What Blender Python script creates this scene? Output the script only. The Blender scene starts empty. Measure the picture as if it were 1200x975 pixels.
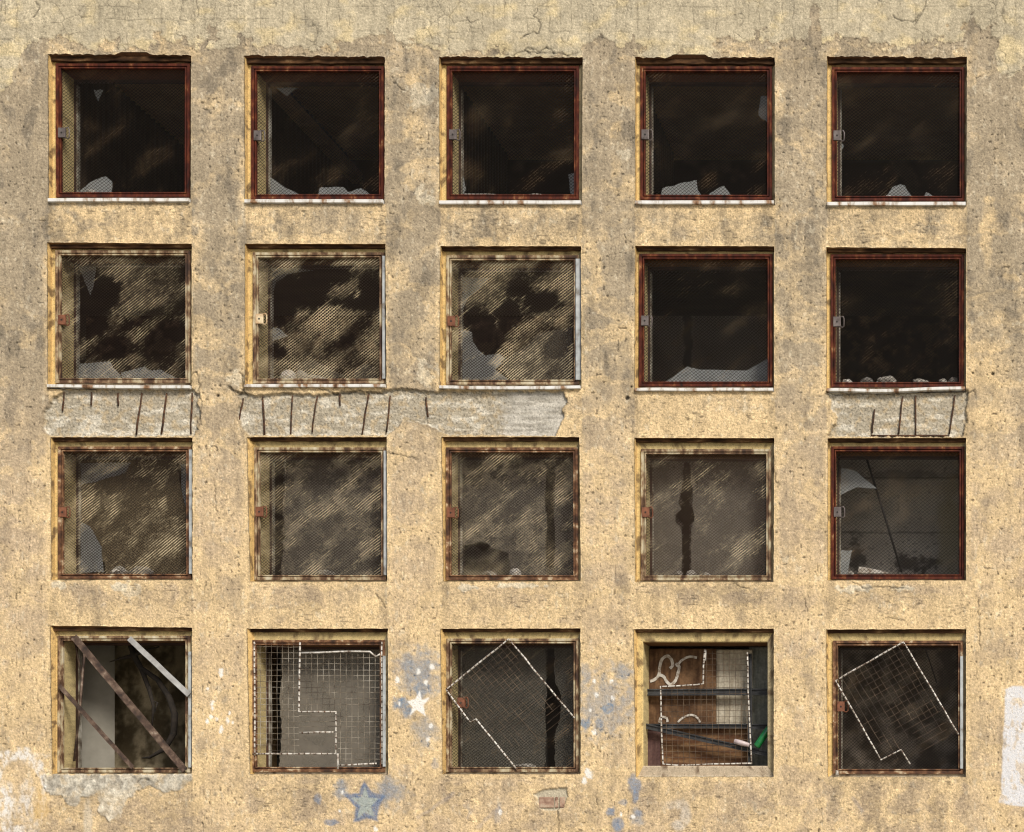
import bpy, bmesh, math, random
import numpy as np
from mathutils import Vector, noise as mnoise

random.seed(7)
RNG = np.random.default_rng(11)
S = 0.008                       # metres per picture pixel on the facade plane
CX, CY = 1150.0, 1000.0         # foot of the optical axis on the facade (camera stands low, to the right)
DIST = 15.0
GROUND_PY = 1200.0
EYE = (CX - GROUND_PY, 0)
SC = bpy.context.scene
COL = SC.collection

def WX(px): return px * S
def WZ(py): return (GROUND_PY - py) * S
def P(px, py, d):
    """point at depth d behind the facade plane that stands at facade position (px, py) as seen from the camera spot"""
    f = (DIST + d) / DIST
    return Vector((CX * S + (px - CX) * S * f, d, (GROUND_PY - CY) * S + (CY - py) * S * f))

# ------------------------------------------------------------------ numpy noise
def _hash(ix, iy, seed):
    h = (ix.astype(np.int64) * 374761393 + iy.astype(np.int64) * 668265263 + seed * 1442695041) & 0xFFFFFFFF
    h = ((h ^ (h >> 13)) * 1274126177) & 0xFFFFFFFF
    h = (h ^ (h >> 16)) & 0xFFFFFFFF
    return h
_ANG = np.linspace(0, 2 * np.pi, 256, endpoint=False)
_GX, _GY = np.cos(_ANG), np.sin(_ANG)
def perlin(x, y, seed=0):
    x = np.asarray(x, float); y = np.asarray(y, float)
    xi = np.floor(x); yi = np.floor(y)
    fx = x - xi; fy = y - yi
    xi = xi.astype(np.int64); yi = yi.astype(np.int64)
    u = fx * fx * fx * (fx * (fx * 6 - 15) + 10); v = fy * fy * fy * (fy * (fy * 6 - 15) + 10)
    def g(dx, dy):
        h = _hash(xi + dx, yi + dy, seed) & 255
        return _GX[h] * (fx - dx) + _GY[h] * (fy - dy)
    a = g(0, 0) * (1 - u) + g(1, 0) * u
    b = g(0, 1) * (1 - u) + g(1, 1) * u
    return (a * (1 - v) + b * v) * 1.5
def fbm(x, y, octv=4, seed=0, gain=0.5):
    t = 0; a = 1.0; n = 0
    for o in range(octv):
        t = t + a * perlin(x * 2 ** o, y * 2 ** o, seed + o * 17); n += a; a *= gain
    return t / n * 1.35
def worley(x, y, seed=0):
    xi = np.floor(x).astype(np.int64); yi = np.floor(y).astype(np.int64)
    f1 = np.full(x.shape, 9.0); f2 = np.full(x.shape, 9.0)
    for dx in (-1, 0, 1):
        for dy in (-1, 0, 1):
            h = _hash(xi + dx, yi + dy, seed)
            px = xi + dx + (h & 1023) / 1023.0; py = yi + dy + ((h >> 10) & 1023) / 1023.0
            d = np.hypot(px - x, py - y)
            f2 = np.where(d < f1, f1, np.minimum(f2, d)); f1 = np.minimum(f1, d)
    return f1, f2
def sstep(a, b, x):
    t = np.clip((x - a) / (b - a), 0, 1); return t * t * (3 - 2 * t)
def mix(a, b, t):
    a = np.asarray(a, float); b = np.asarray(b, float)
    return a + (b - a) * np.asarray(t)[..., None]
def poly_sd(x, y, poly):
    """signed distance, negative inside"""
    p = np.asarray(poly, float); n = len(p)
    d = np.full(x.shape, 1e9); ins = np.zeros(x.shape, bool)
    for i in range(n):
        ax, ay = p[i]; bx, by = p[(i + 1) % n]
        ex, ey = bx - ax, by - ay
        t = np.clip(((x - ax) * ex + (y - ay) * ey) / (ex * ex + ey * ey + 1e-9), 0, 1)
        d = np.minimum(d, np.hypot(x - ax - t * ex, y - ay - t * ey))
        c = ((ay > y) != (by > y)) & (x < ex * (y - ay) / (ey if abs(ey) > 1e-9 else 1e-9) + ax)
        ins ^= c
    return np.where(ins, -d, d)
def line_d(x, y, pts):
    d = np.full(x.shape, 1e9)
    for (ax, ay), (bx, by) in zip(pts[:-1], pts[1:]):
        ex, ey = bx - ax, by - ay
        t = np.clip(((x - ax) * ex + (y - ay) * ey) / (ex * ex + ey * ey + 1e-9), 0, 1)
        d = np.minimum(d, np.hypot(x - ax - t * ex, y - ay - t * ey))
    return d

# ------------------------------------------------------------------ materials
def new_mat(name):
    m = bpy.data.materials.new(name); m.use_nodes = True
    nt = m.node_tree
    return m, nt, nt.nodes['Principled BSDF']
def nd(nt, t, **kw):
    n = nt.nodes.new(t)
    for k, v in kw.items(): setattr(n, k, v)
    return n
def ramp(nt, stops):
    r = nd(nt, 'ShaderNodeValToRGB'); e = r.color_ramp.elements
    while len(e) > 1: e.remove(e[-1])
    e[0].position = stops[0][0]; e[0].color = (*stops[0][1], 1)
    for p, c in stops[1:]:
        k = e.new(p); k.color = (*c, 1)
    return r
def attr_mat(name, rough=0.95, grain=0.16, gscale=170, bump=0.25, specks=()):
    m, nt, b = new_mat(name); L = nt.links.new
    a = nd(nt, 'ShaderNodeVertexColor', layer_name='Col')
    g = nd(nt, 'ShaderNodeNewGeometry')
    n = nd(nt, 'ShaderNodeTexNoise'); n.inputs['Scale'].default_value = gscale; n.inputs['Detail'].default_value = 3
    L(g.outputs['Position'], n.inputs['Vector'])
    mr = nd(nt, 'ShaderNodeMapRange'); mr.inputs['From Min'].default_value = 0.3; mr.inputs['From Max'].default_value = 0.7
    mr.inputs['To Min'].default_value = 1 - grain; mr.inputs['To Max'].default_value = 1 + grain
    L(n.outputs['Fac'], mr.inputs['Value'])
    mx = nd(nt, 'ShaderNodeVectorMath', operation='SCALE')
    L(a.outputs['Color'], mx.inputs[0]); L(mr.outputs['Result'], mx.inputs['Scale'])
    last = mx
    for sc_, lo, hi, amt, loc in specks:                   # sand grains and pinholes
        mp = nd(nt, 'ShaderNodeMapping'); mp.inputs['Location'].default_value = loc; L(g.outputs['Position'], mp.inputs['Vector'])
        n2 = nd(nt, 'ShaderNodeTexNoise'); n2.inputs['Scale'].default_value = sc_; n2.inputs['Detail'].default_value = 1.5; L(mp.outputs[0], n2.inputs['Vector'])
        m2 = nd(nt, 'ShaderNodeMapRange'); m2.inputs['From Min'].default_value = lo; m2.inputs['From Max'].default_value = hi
        m2.inputs['To Min'].default_value = 1; m2.inputs['To Max'].default_value = amt; L(n2.outputs['Fac'], m2.inputs['Value'])
        v2 = nd(nt, 'ShaderNodeVectorMath', operation='SCALE'); L(last.outputs[0], v2.inputs[0]); L(m2.outputs['Result'], v2.inputs['Scale']); last = v2
    L(last.outputs[0], b.inputs['Base Color'])
    bp = nd(nt, 'ShaderNodeBump'); bp.inputs['Strength'].default_value = bump; bp.inputs['Distance'].default_value = 0.004
    L(n.outputs['Fac'], bp.inputs['Height']); L(bp.outputs['Normal'], b.inputs['Normal'])
    b.inputs['Roughness'].default_value = rough; b.inputs['Specular IOR Level'].default_value = 0.2
    return m
def noise_mat(name, stops, scale=20, detail=5, rough=0.7, metal=0.0, stretch=(1, 1, 1), bump=0.2, dist=0.002, spec=0.4, rot=(0, 0, 0)):
    m, nt, b = new_mat(name); L = nt.links.new
    g = nd(nt, 'ShaderNodeNewGeometry'); mp = nd(nt, 'ShaderNodeMapping')
    mp.inputs['Scale'].default_value = stretch; mp.inputs['Rotation'].default_value = rot
    L(g.outputs['Position'], mp.inputs['Vector'])
    n = nd(nt, 'ShaderNodeTexNoise'); n.inputs['Scale'].default_value = scale; n.inputs['Detail'].default_value = detail
    n.inputs['Roughness'].default_value = 0.65
    L(mp.outputs[0], n.inputs['Vector'])
    r = ramp(nt, stops); L(n.outputs['Fac'], r.inputs['Fac']); L(r.outputs['Color'], b.inputs['Base Color'])
    bp = nd(nt, 'ShaderNodeBump'); bp.inputs['Strength'].default_value = bump; bp.inputs['Distance'].default_value = dist
    L(n.outputs['Fac'], bp.inputs['Height']); L(bp.outputs['Normal'], b.inputs['Normal'])
    b.inputs['Roughness'].default_value = rough; b.inputs['Metallic'].default_value = metal
    b.inputs['Specular IOR Level'].default_value = spec
    return m

M = {}
M['stucco'] = attr_mat('weathered_stucco', grain=.20, gscale=130, bump=.35, specks=((62, .63, .73, .58, (0, 0, 0)), (95, .62, .70, 1.28, (5, 2, 1)), (110, .64, .73, .5, (9, 4, 7))))
M['inner'] = attr_mat('interior_plaster', grain=0.12, gscale=60, bump=0.1)
M['wood'] = attr_mat('stained_board', rough=0.8, grain=0.2, gscale=45, bump=0.2)
RUST = (0.13, 0.045, 0.018)
M['red'] = noise_mat('maroon_frame_paint', [(0.32, (0.018, 0.008, 0.006)), (0.45, (0.055, 0.012, 0.007)), (0.56, (0.10, 0.022, 0.010)), (0.64, (0.17, 0.06, 0.022)), (0.72, (0.34, 0.2, 0.11))], scale=17, stretch=(1, 1, .45), rough=0.75, spec=.2)
M['head_shade'] = noise_mat('head_shade_brown', [(0.32, (0.018, 0.010, 0.006)), (0.50, (0.055, 0.028, 0.014)), (0.62, (0.12, 0.062, 0.028)), (0.72, (0.30, 0.20, 0.10))], scale=11, stretch=(.5, 1, 1.6), rough=0.9, spec=.1)  # dark brown that imitates the shade under the window heads
M['worn'] = noise_mat('weathered_cream_frame', [(0.32, (0.035, 0.018, 0.011)), (0.44, (0.10, 0.05, 0.024)), (0.51, (0.24, 0.155, 0.085)), (0.58, (0.42, 0.35, 0.22)), (0.72, (0.56, 0.5, 0.38))], scale=12, stretch=(1, 1, .5), rough=0.7)
M['rusty'] = noise_mat('rusty_cream_frame', [(0.34, (0.03, 0.014, 0.008)), (0.47, (0.10, 0.042, 0.018)), (0.57, (0.22, 0.11, 0.05)), (0.66, (0.48, 0.38, 0.25))], scale=13, rough=0.75)
M['sash'] = noise_mat('grey_sash_metal', [(0.35, (0.06, 0.035, 0.022)), (0.5, (0.22, 0.2, 0.16)), (0.65, (0.42, 0.4, 0.35))], scale=8, rough=0.5)
M['sash_dark'] = noise_mat('dark_sash_paint', [(0.35, (0.02, 0.012, 0.009)), (0.65, (0.07, 0.03, 0.02))], scale=8, rough=0.5)
M['zinc'] = noise_mat('blue_grey_strip', [(0.3, (0.16, 0.13, 0.1)), (0.45, (0.36, 0.38, 0.38)), (0.7, (0.55, 0.58, 0.58))], scale=9, rough=0.5)
M['sill'] = noise_mat('white_sill_sheet', [(0.32, (0.08, 0.04, 0.02)), (0.40, (0.30, 0.17, 0.09)), (0.46, (0.50, 0.46, 0.4)), (0.52, (0.68, 0.67, 0.64)), (0.75, (0.80, 0.80, 0.79))], scale=9, rough=0.45, stretch=(1, .3, .3))
M['lock'] = noise_mat('grey_lock_steel', [(0.3, (0.07, 0.055, 0.05)), (0.7, (0.2, 0.17, 0.16))], scale=20, rough=0.5, metal=0.3)
M['lock_rust'] = noise_mat('rusty_lock_steel', [(0.3, (0.09, 0.03, 0.015)), (0.7, (0.26, 0.1, 0.05))], scale=20, rough=0.7)
M['lock_pale'] = noise_mat('cream_lock_paint', [(0.3, (0.4, 0.2, 0.08)), (0.6, (0.7, 0.58, 0.38))], scale=20, rough=0.6)
M['rebar'] = noise_mat('rebar_rust', [(0.35, (0.018, 0.01, 0.007)), (0.55, (0.07, 0.032, 0.015)), (0.7, (0.17, 0.075, 0.032))], scale=30, rough=0.85)
M['iron'] = noise_mat('brown_angle_iron', [(0.35, (0.03, 0.02, 0.015)), (0.50, (0.085, 0.052, 0.036)), (0.62, (0.18, 0.125, 0.09)), (0.72, (0.36, 0.29, 0.23))], scale=12, rough=0.6)
M['galv'] = noise_mat('grey_flat_bar', [(0.3, (0.25, 0.24, 0.23)), (0.7, (0.5, 0.5, 0.49))], scale=10, rough=0.5)
M['steel'] = noise_mat('dark_blue_steel', [(0.3, (0.014, 0.014, 0.014)), (0.6, (0.045, 0.046, 0.048)), (0.8, (0.15, 0.15, 0.155))], scale=9, rough=0.5)
M['black'] = noise_mat('sooty_black', [(0.3, (0.008, 0.007, 0.006)), (0.7, (0.025, 0.02, 0.017))], scale=12, rough=0.8)
M['bark'] = noise_mat('dry_twig', [(0.3, (0.012, 0.01, 0.008)), (0.7, (0.04, 0.03, 0.022))], scale=30, rough=0.9)
M['stone'] = noise_mat('concrete_rubble', [(0.3, (0.2, 0.18, 0.15)), (0.7, (0.46, 0.43, 0.38))], scale=22, rough=0.95, bump=0.5, dist=0.01)
M['stone_white'] = noise_mat('pale_rubble', [(0.3, (0.5, 0.46, 0.4)), (0.7, (0.78, 0.75, 0.7))], scale=22, rough=0.95, bump=0.5, dist=0.01)
M['stone_dark'] = noise_mat('dark_rubble', [(0.3, (0.1, 0.09, 0.08)), (0.7, (0.24, 0.22, 0.2))], scale=22, rough=0.95, bump=0.5, dist=0.01)
M['rim'] = noise_mat('white_rod_paint', [(0.36, (0.10, 0.06, 0.04)), (0.45, (0.36, 0.32, 0.27)), (0.55, (0.58, 0.55, 0.50)), (0.75, (0.72, 0.7, 0.66))], scale=19, rough=0.5)
M['wire_pale'] = noise_mat('pale_grid_wire', [(0.40, (0.05, 0.035, 0.025)), (0.50, (0.2, 0.165, 0.12)), (0.68, (0.5, 0.46, 0.39))], scale=6, rough=0.6)
M['wire_dark'] = noise_mat('brown_grid_wire', [(0.40, (0.03, 0.018, 0.012)), (0.6, (0.16, 0.11, 0.07)), (0.75, (0.36, 0.28, 0.18))], scale=6, rough=0.6)
M['chalk'] = noise_mat('chalk_paint', [(0.38, (0.25, 0.19, 0.14)), (0.5, (0.5, 0.46, 0.40)), (0.7, (0.66, 0.63, 0.57))], scale=18, rough=0.9)
M['brick'] = noise_mat('pink_brick', [(0.34, (0.16, 0.09, 0.06)), (0.5, (0.36, 0.23, 0.165)), (0.62, (0.46, 0.36, 0.26))], scale=16, rough=0.9, bump=0.4)
M['tin'] = noise_mat('pinkish_white_tube', [(0.3, (0.36, 0.28, 0.28)), (0.7, (0.6, 0.53, 0.53))], scale=14, rough=0.35)
M['slab'] = noise_mat('dark_slab', [(0.3, (0.016, 0.010, 0.006)), (0.7, (0.06, 0.038, 0.02))], scale=3, rough=0.9)
M['beam'] = noise_mat('brown_beam', [(0.3, (0.26, 0.16, 0.075)), (0.7, (0.48, 0.31, 0.16))], scale=5, rough=0.9)
M['ceiling'] = noise_mat('brown_ceiling_boards', [(0.3, (0.34, 0.20, 0.09)), (0.7, (0.55, 0.36, 0.18))], scale=5, rough=.9)
M['roof'] = noise_mat('grey_roof_felt', [(0.3, (0.05, 0.05, 0.05)), (0.7, (0.1, 0.1, 0.1))], scale=3, rough=0.95)
M['ground'] = noise_mat('gravel_ground', [(0.3, (0.24, 0.22, 0.18)), (0.7, (0.38, 0.35, 0.29))], scale=3, rough=0.95, bump=0.5, dist=0.02)
def wire_mat(name, lo, hi, seed, dark, pale, rotsign=1):
    """fine screen wire: rust brown, with foliage reflections painted on as pale diagonal patches"""
    m, nt, b = new_mat(name); L = nt.links.new
    g = nd(nt, 'ShaderNodeNewGeometry'); mp = nd(nt, 'ShaderNodeMapping')
    m0 = nd(nt, 'ShaderNodeMapping'); m0.inputs['Rotation'].default_value = (0, math.radians(37), 0)
    mp.inputs['Scale'].default_value = (0.6, 0.0, 1.45); mp.inputs['Location'].default_value = (seed * 3.1, 0, seed)
    L(g.outputs['Position'], m0.inputs['Vector']); L(m0.outputs[0], mp.inputs['Vector'])
    n = nd(nt, 'ShaderNodeTexNoise'); n.inputs['Scale'].default_value = 3.3; n.inputs['Detail'].default_value = 6; n.inputs['Roughness'].default_value = 0.68
    L(mp.outputs[0], n.inputs['Vector'])
    r = ramp(nt, [(lo, dark), ((lo + hi) / 2, tuple(0.6 * d + 0.4 * p for d, p in zip(dark, pale))), (hi, pale)])
    fl = nd(nt, 'ShaderNodeTexNoise'); fl.inputs['Scale'].default_value = 34; fl.inputs['Detail'].default_value = 2; L(g.outputs['Position'], fl.inputs['Vector'])
    ad = nd(nt, 'ShaderNodeMath', operation='MULTIPLY_ADD'); ad.inputs[1].default_value = .22; L(fl.outputs['Fac'], ad.inputs[0])
    sb = nd(nt, 'ShaderNodeMath', operation='SUBTRACT'); sb.inputs[1].default_value = .11; L(n.outputs['Fac'], sb.inputs[0]); L(sb.outputs[0], ad.inputs[2])
    av = nd(nt, 'ShaderNodeAttribute', attribute_name='reflection_gap'); s3 = nd(nt, 'ShaderNodeMath', operation='MULTIPLY_ADD'); s3.inputs[1].default_value = -.30
    L(av.outputs['Fac'], s3.inputs[0]); L(ad.outputs[0], s3.inputs[2])  # drops the painted reflection to the dark wire tone
    L(s3.outputs[0], r.inputs['Fac']); L(r.outputs['Color'], b.inputs['Base Color'])
    b.inputs['Roughness'].default_value = 0.7; b.inputs['Specular IOR Level'].default_value = 0.25
    return m
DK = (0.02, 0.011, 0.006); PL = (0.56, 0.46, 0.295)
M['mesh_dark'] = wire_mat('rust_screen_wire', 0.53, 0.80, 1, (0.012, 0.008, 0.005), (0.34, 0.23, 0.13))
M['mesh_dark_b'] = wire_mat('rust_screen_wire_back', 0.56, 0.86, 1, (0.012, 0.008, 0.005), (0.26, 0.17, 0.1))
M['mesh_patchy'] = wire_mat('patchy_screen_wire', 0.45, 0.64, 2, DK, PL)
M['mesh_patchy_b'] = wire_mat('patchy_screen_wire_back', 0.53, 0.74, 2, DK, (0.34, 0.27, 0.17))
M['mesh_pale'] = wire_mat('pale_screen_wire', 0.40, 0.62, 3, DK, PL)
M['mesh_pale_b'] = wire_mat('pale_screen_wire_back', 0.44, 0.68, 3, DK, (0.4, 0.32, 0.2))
M['mesh_half'] = wire_mat('half_mottled_screen_wire', 0.52, 0.66, 5, (0.05, 0.03, 0.018), (0.55, 0.46, 0.3))
M['mesh_half_b'] = wire_mat('half_mottled_screen_wire_back', 0.54, 0.74, 5, (0.05, 0.03, 0.018), (0.34, 0.26, 0.16))
def glass_mat(name, tint, clear, rough=0.25):
    m, nt, b = new_mat(name); L = nt.links.new
    out = nt.nodes['Material Output']
    g = nd(nt, 'ShaderNodeNewGeometry')
    n = nd(nt, 'ShaderNodeTexNoise'); n.inputs['Scale'].default_value = 9; n.inputs['Detail'].default_value = 4
    L(g.outputs['Position'], n.inputs['Vector'])
    tr = nd(nt, 'ShaderNodeBsdfTransparent'); tr.inputs['Color'].default_value = (0.85, 0.88, 0.86, 1)
    b.inputs['Base Color'].default_value = (*tint, 1); b.inputs['Roughness'].default_value = rough
    mr = nd(nt, 'ShaderNodeMapRange'); mr.inputs['From Min'].default_value = 0.3; mr.inputs['From Max'].default_value = 0.7
    mr.inputs['To Min'].default_value = max(0, clear - 0.12); mr.inputs['To Max'].default_value = clear + 0.1
    L(n.outputs['Fac'], mr.inputs['Value'])
    mx = nd(nt, 'ShaderNodeMixShader'); L(mr.outputs[0], mx.inputs[0]); L(b.outputs[0], mx.inputs[1]); L(tr.outputs[0], mx.inputs[2])
    L(mx.outputs[0], out.inputs['Surface'])
    return m
M['glass'] = glass_mat('dusty_glass', (0.32, 0.33, 0.325), 0.26)
M['film'] = glass_mat('dust_filmed_glass', (0.235, 0.205, 0.165), 0.45, .5)
M['film_thin'] = glass_mat('thin_dust_filmed_glass', (0.18, 0.16, 0.13), 0.6, .5)
M['film_tan'] = glass_mat('ochre_filmed_glass', (0.25, 0.19, 0.11), 0.5, .6)
M['glass_dim'] = glass_mat('grimy_glass', (0.2, 0.17, 0.12), 0.5)
m, nt, b = new_mat('green_bottle_glass')
b.inputs['Base Color'].default_value = (0.01, 0.22, 0.05, 1); b.inputs['Roughness'].default_value = 0.12; b.inputs['Coat Weight'].default_value = 0.5
nz = nd(nt, 'ShaderNodeTexNoise'); nz.inputs['Scale'].default_value = 30
rr = ramp(nt, [(0.3, (0.006, 0.11, 0.025)), (0.7, (0.012, 0.19, 0.05))]); nt.links.new(nz.outputs['Fac'], rr.inputs['Fac']); nt.links.new(rr.outputs['Color'], b.inputs['Base Color'])
M['bottle'] = m

# ------------------------------------------------------------------ object helpers
def link_mesh(name, verts, faces, mat, parent=None, smooth=False, loc=None):
    me = bpy.data.meshes.new(name)
    me.from_pydata([tuple(v) for v in verts], [], faces); me.update()
    if smooth: me.polygons.foreach_set('use_smooth', [True] * len(me.polygons))
    o = bpy.data.objects.new(name, me); COL.objects.link(o)
    for mm in (mat if isinstance(mat, (list, tuple)) else [mat]): me.materials.append(mm)
    if parent: o.parent = parent
    return o
def tag(o, label=None, cat=None, group=None, kind=None):
    if label: o['label'] = label
    if cat: o['category'] = cat
    if group: o['group'] = group
    if kind: o['kind'] = kind
    return o
def empty(name, loc, label=None, cat=None, group=None):
    e = bpy.data.objects.new(name, None); COL.objects.link(e); e.location = loc; e.empty_display_size = 0.1
    return tag(e, label, cat, group)
def keep(o, parent):
    """parent a world-built part to a thing with its own origin"""
    o.parent = parent
    o.matrix_parent_inverse.translation = -Vector(parent.location)
    return o
class MB:
    def __init__(s): s.v = []; s.f = []; s.mi = []
    def add(s, vs, fs, mi=0):
        k = len(s.v); s.v += [Vector(v) for v in vs]; s.f += [tuple(i + k for i in f) for f in fs]; s.mi += [mi] * len(fs)
    def tube(s, pts, r, n=6, mi=0, caps=True):
        pts = [Vector(p) for p in pts]; rs = r if isinstance(r, (list, tuple)) else [r] * len(pts)
        rings = []; up = None
        for i, p in enumerate(pts):
            t = (pts[min(i + 1, len(pts) - 1)] - pts[max(i - 1, 0)]).normalized()
            if up is None:
                up = Vector((0, 1, 0)) if abs(t.y) < 0.9 else Vector((1, 0, 0))
            a = t.cross(up).normalized(); bb = a.cross(t).normalized(); up = bb
            rings.append([p + (a * math.cos(2 * math.pi * k / n) + bb * math.sin(2 * math.pi * k / n)) * rs[i] for k in range(n)])
        vs = [v for rg in rings for v in rg]
        fs = [(i * n + k, i * n + (k + 1) % n, (i + 1) * n + (k + 1) % n, (i + 1) * n + k) for i in range(len(pts) - 1) for k in range(n)]
        if caps: fs += [tuple(range(n))[::-1], tuple((len(pts) - 1) * n + k for k in range(n))]
        s.add(vs, fs, mi)
    def box(s, x0, x1, y0, y1, z0, z1, mi=0):
        s.add([(x0, y0, z0), (x1, y0, z0), (x1, y1, z0), (x0, y1, z0), (x0, y0, z1), (x1, y0, z1), (x1, y1, z1), (x0, y1, z1)],
              [(0, 3, 2, 1), (4, 5, 6, 7), (0, 1, 5, 4), (1, 2, 6, 5), (2, 3, 7, 6), (3, 0, 4, 7)], mi)
    def prism(s, poly, th, mi=0):
        """poly: list of Vectors facing -Y; extruded th along +Y"""
        n = len(poly); q = [Vector(p) + Vector((0, th, 0)) for p in poly]
        s.add(list(poly) + q, [tuple(range(n)), tuple(range(2 * n - 1, n - 1, -1))] + [(i, i + n, (i + 1) % n + n, (i + 1) % n) for i in range(n)], mi)
    def bar(s, a, b, prof, mi=0, wob=0.0, seg=1):
        """sweep a closed (u,v) profile from a to b; u lies in the facade plane across the bar, v along +Y"""
        a = Vector(a); b = Vector(b); t = (b - a).normalized(); vdir = Vector((0, 1, 0)); vdir = (vdir - t * vdir.dot(t)).normalized()
        u = t.cross(vdir); n = len(prof); vs = []
        for k in range(seg + 1):
            c = a.lerp(b, k / seg) + (u * random.uniform(-wob, wob) if 0 < k < seg else Vector())
            vs += [c + u * p[0] + vdir * p[1] for p in prof]
        fs = [(k * n + i, k * n + (i + 1) % n, (k + 1) * n + (i + 1) % n, (k + 1) * n + i) for k in range(seg) for i in range(n)]
        fs += [tuple(range(n)), tuple(range(seg * n + n - 1, seg * n - 1, -1))]
        s.add(vs, fs, mi)
    def build(s, name, mat, parent=None, smooth=False):
        o = link_mesh(name, s.v, s.f, mat, parent, smooth)
        if isinstance(mat, (list, tuple)): o.data.polygons.foreach_set('material_index', s.mi)
        return o
def rectprof(w, t): return [(-w / 2, 0), (w / 2, 0), (w / 2, t), (-w / 2, t)]
def bevel(o, w, seg=2):
    md = o.modifiers.new('soft_edges', 'BEVEL'); md.width = w; md.segments = seg; md.limit_method = 'ANGLE'; return o

# ------------------------------------------------------------------ window layout (photo pixels)
X0 = [40, 270, 490, 720, 950]; Y0 = [40, 265, 490, 715]; K = 220 / 975.0
def Z(r, c, zx, zy): return (X0[c] + zx * K, Y0[r] + zy * K)       # enlarged-crop coordinates to photo pixels
OPEN = [  # left-top, right-top, right-bottom, left-bottom of each opening in the facade
 [(56.2, 63, 223.9, 64.3, 223.5, 237.2, 57, 236.8), (286.2, 64.6, 451, 67, 450.5, 238.6, 287, 238.6), (514.6, 65.6, 682.9, 67.2, 682, 240, 515, 239.8), (744.4, 66.8, 908, 67.5, 908, 240, 744.4, 240), (969.2, 66, 1133.2, 66.8, 1132.6, 241.6, 968.6, 241.6)],
 [(55.3, 283.6, 224.6, 285.4, 224.6, 455.8, 56, 455.8), (287, 285.4, 451.6, 285.4, 453, 454.4, 287, 454.4), (516, 288.2, 680.8, 288.2, 681.5, 456, 515, 456), (744.4, 287.8, 907.3, 288.3, 907.3, 458.8, 743.5, 458.8), (968.5, 289.5, 1132.3, 290.4, 1132, 459, 968.5, 459.6)],
 [(59.2, 512, 225.7, 512.6, 225.7, 679.4, 60, 679.4), (289.2, 512, 453.2, 512, 454, 681.4, 293, 681.4), (517, 511.5, 679, 512, 680.6, 681, 519.5, 681), (743.2, 512.8, 907.3, 513.3, 906.6, 681.6, 744.5, 681.6), (970, 513.3, 1132.3, 512.8, 1132.3, 679.8, 970, 679.8)],
 [(58.5, 732.8, 225, 735.3, 225, 906.5, 61, 906.5), (289.2, 736.5, 454.6, 736.5, 455, 907, 293, 907), (516, 736.5, 680.2, 736.2, 680.4, 907, 518.5, 907), (742.6, 737, 906.8, 736.5, 906.8, 910, 745, 910), (968, 737.6, 1132.3, 737, 1132, 910, 970, 910)]]
FRAME = [  # L, R, T, B of the steel frame as seen
 [(66.9, 223, 75.7, 231.5), (295.3, 450.3, 78.8, 234), (524.3, 678.6, 78.8, 234), (750.9, 904.6, 78.8, 234.4), (975.3, 1130, 80, 236)],
 [(66.6, 223.6, 294.3, 449.4), (297.5, 451, 296.6, 449.6), (523.8, 678.5, 300, 451), (749.3, 905.3, 298.4, 453.3), (973.7, 1129.4, 298.8, 454)],
 [(69.3, 224.4, 523.8, 678.4), (299.3, 452.6, 525, 680), (523.4, 677.6, 525, 680), (751.6, 903.6, 527, 680.4), (974.4, 1130, 523.8, 679)],
 [(68.9, 223.6, 745.5, 905.4), (295.5, 451.5, 750.5, 904.5), (523.8, 678.2, 748.8, 904.5), (752.5, 900.5, 751.5, 898.5), (976.5, 1128.4, 751, 906.8)]]
D1, D2 = 0.07, 0.35             # depth of the outer steel frame, depth of the inner glazing
def frame_rect(r, c, d=D1, inset=0.0):
    L_, R_, T_, B_ = FRAME[r][c]; L_ += inset; R_ -= inset; T_ += inset; B_ -= inset
    a = P(L_, T_, d); b = P(R_, B_, d)
    return a.x, b.x, b.z, a.z     # x0, x1, z0, z1
REDW = {(0, c) for c in range(5)} | {(1, 3), (1, 4), (2, 4)}

# ------------------------------------------------------------------ painting the facade
PIERS = [(-900, 57), (225, 288), (452.5, 516), (682, 744), (908, 969), (1133, 2500)]
def zl(ox, oy, k, pts): return [(ox + a / k, oy + b / k) for a, b in pts]
SPALLS = [
 [(75, 459), (60, 466), (56, 478), (50, 484), (52, 505), (60, 511), (226, 510.5), (231, 503), (230, 492), (236, 484), (230, 472), (233, 463), (226, 456), (72, 456)],
 [(268, 455), (278, 460), (283, 470), (278, 480), (280, 492), (286, 506), (292, 510), (452, 510), (464, 502), (470, 494), (489, 494), (508, 501), (520, 509), (650, 510.5), (655, 498), (660, 488), (658, 478), (664, 470), (660, 458), (520, 458), (512, 459), (497, 459), (470, 455), (440, 459), (400, 459), (370, 463), (330, 460), (300, 464), (285, 460)],
 [(969, 459), (975, 470), (973, 478), (981, 488), (980, 497), (974, 505), (970, 511), (1128, 511.5), (1131, 503), (1133, 488), (1131, 478), (1134, 468), (1134, 457)],
]
WSTAR = zl(440, 740, 6.967, [(358, 478), (380, 560), (440, 538), (394, 612), (408, 688), (340, 642), (280, 694), (308, 622), (258, 568), (328, 556)])
BSTAR_O = zl(340, 860, 4.615, [(400, 258), (443, 318), (510, 332), (478, 390), (470, 470), (410, 455), (340, 475), (352, 395), (292, 328), (370, 322)])
BSTAR_I = zl(340, 860, 4.615, [(404, 288), (425, 345), (474, 350), (440, 388), (455, 445), (405, 422), (358, 462), (378, 390), (332, 345), (385, 343)])
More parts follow.
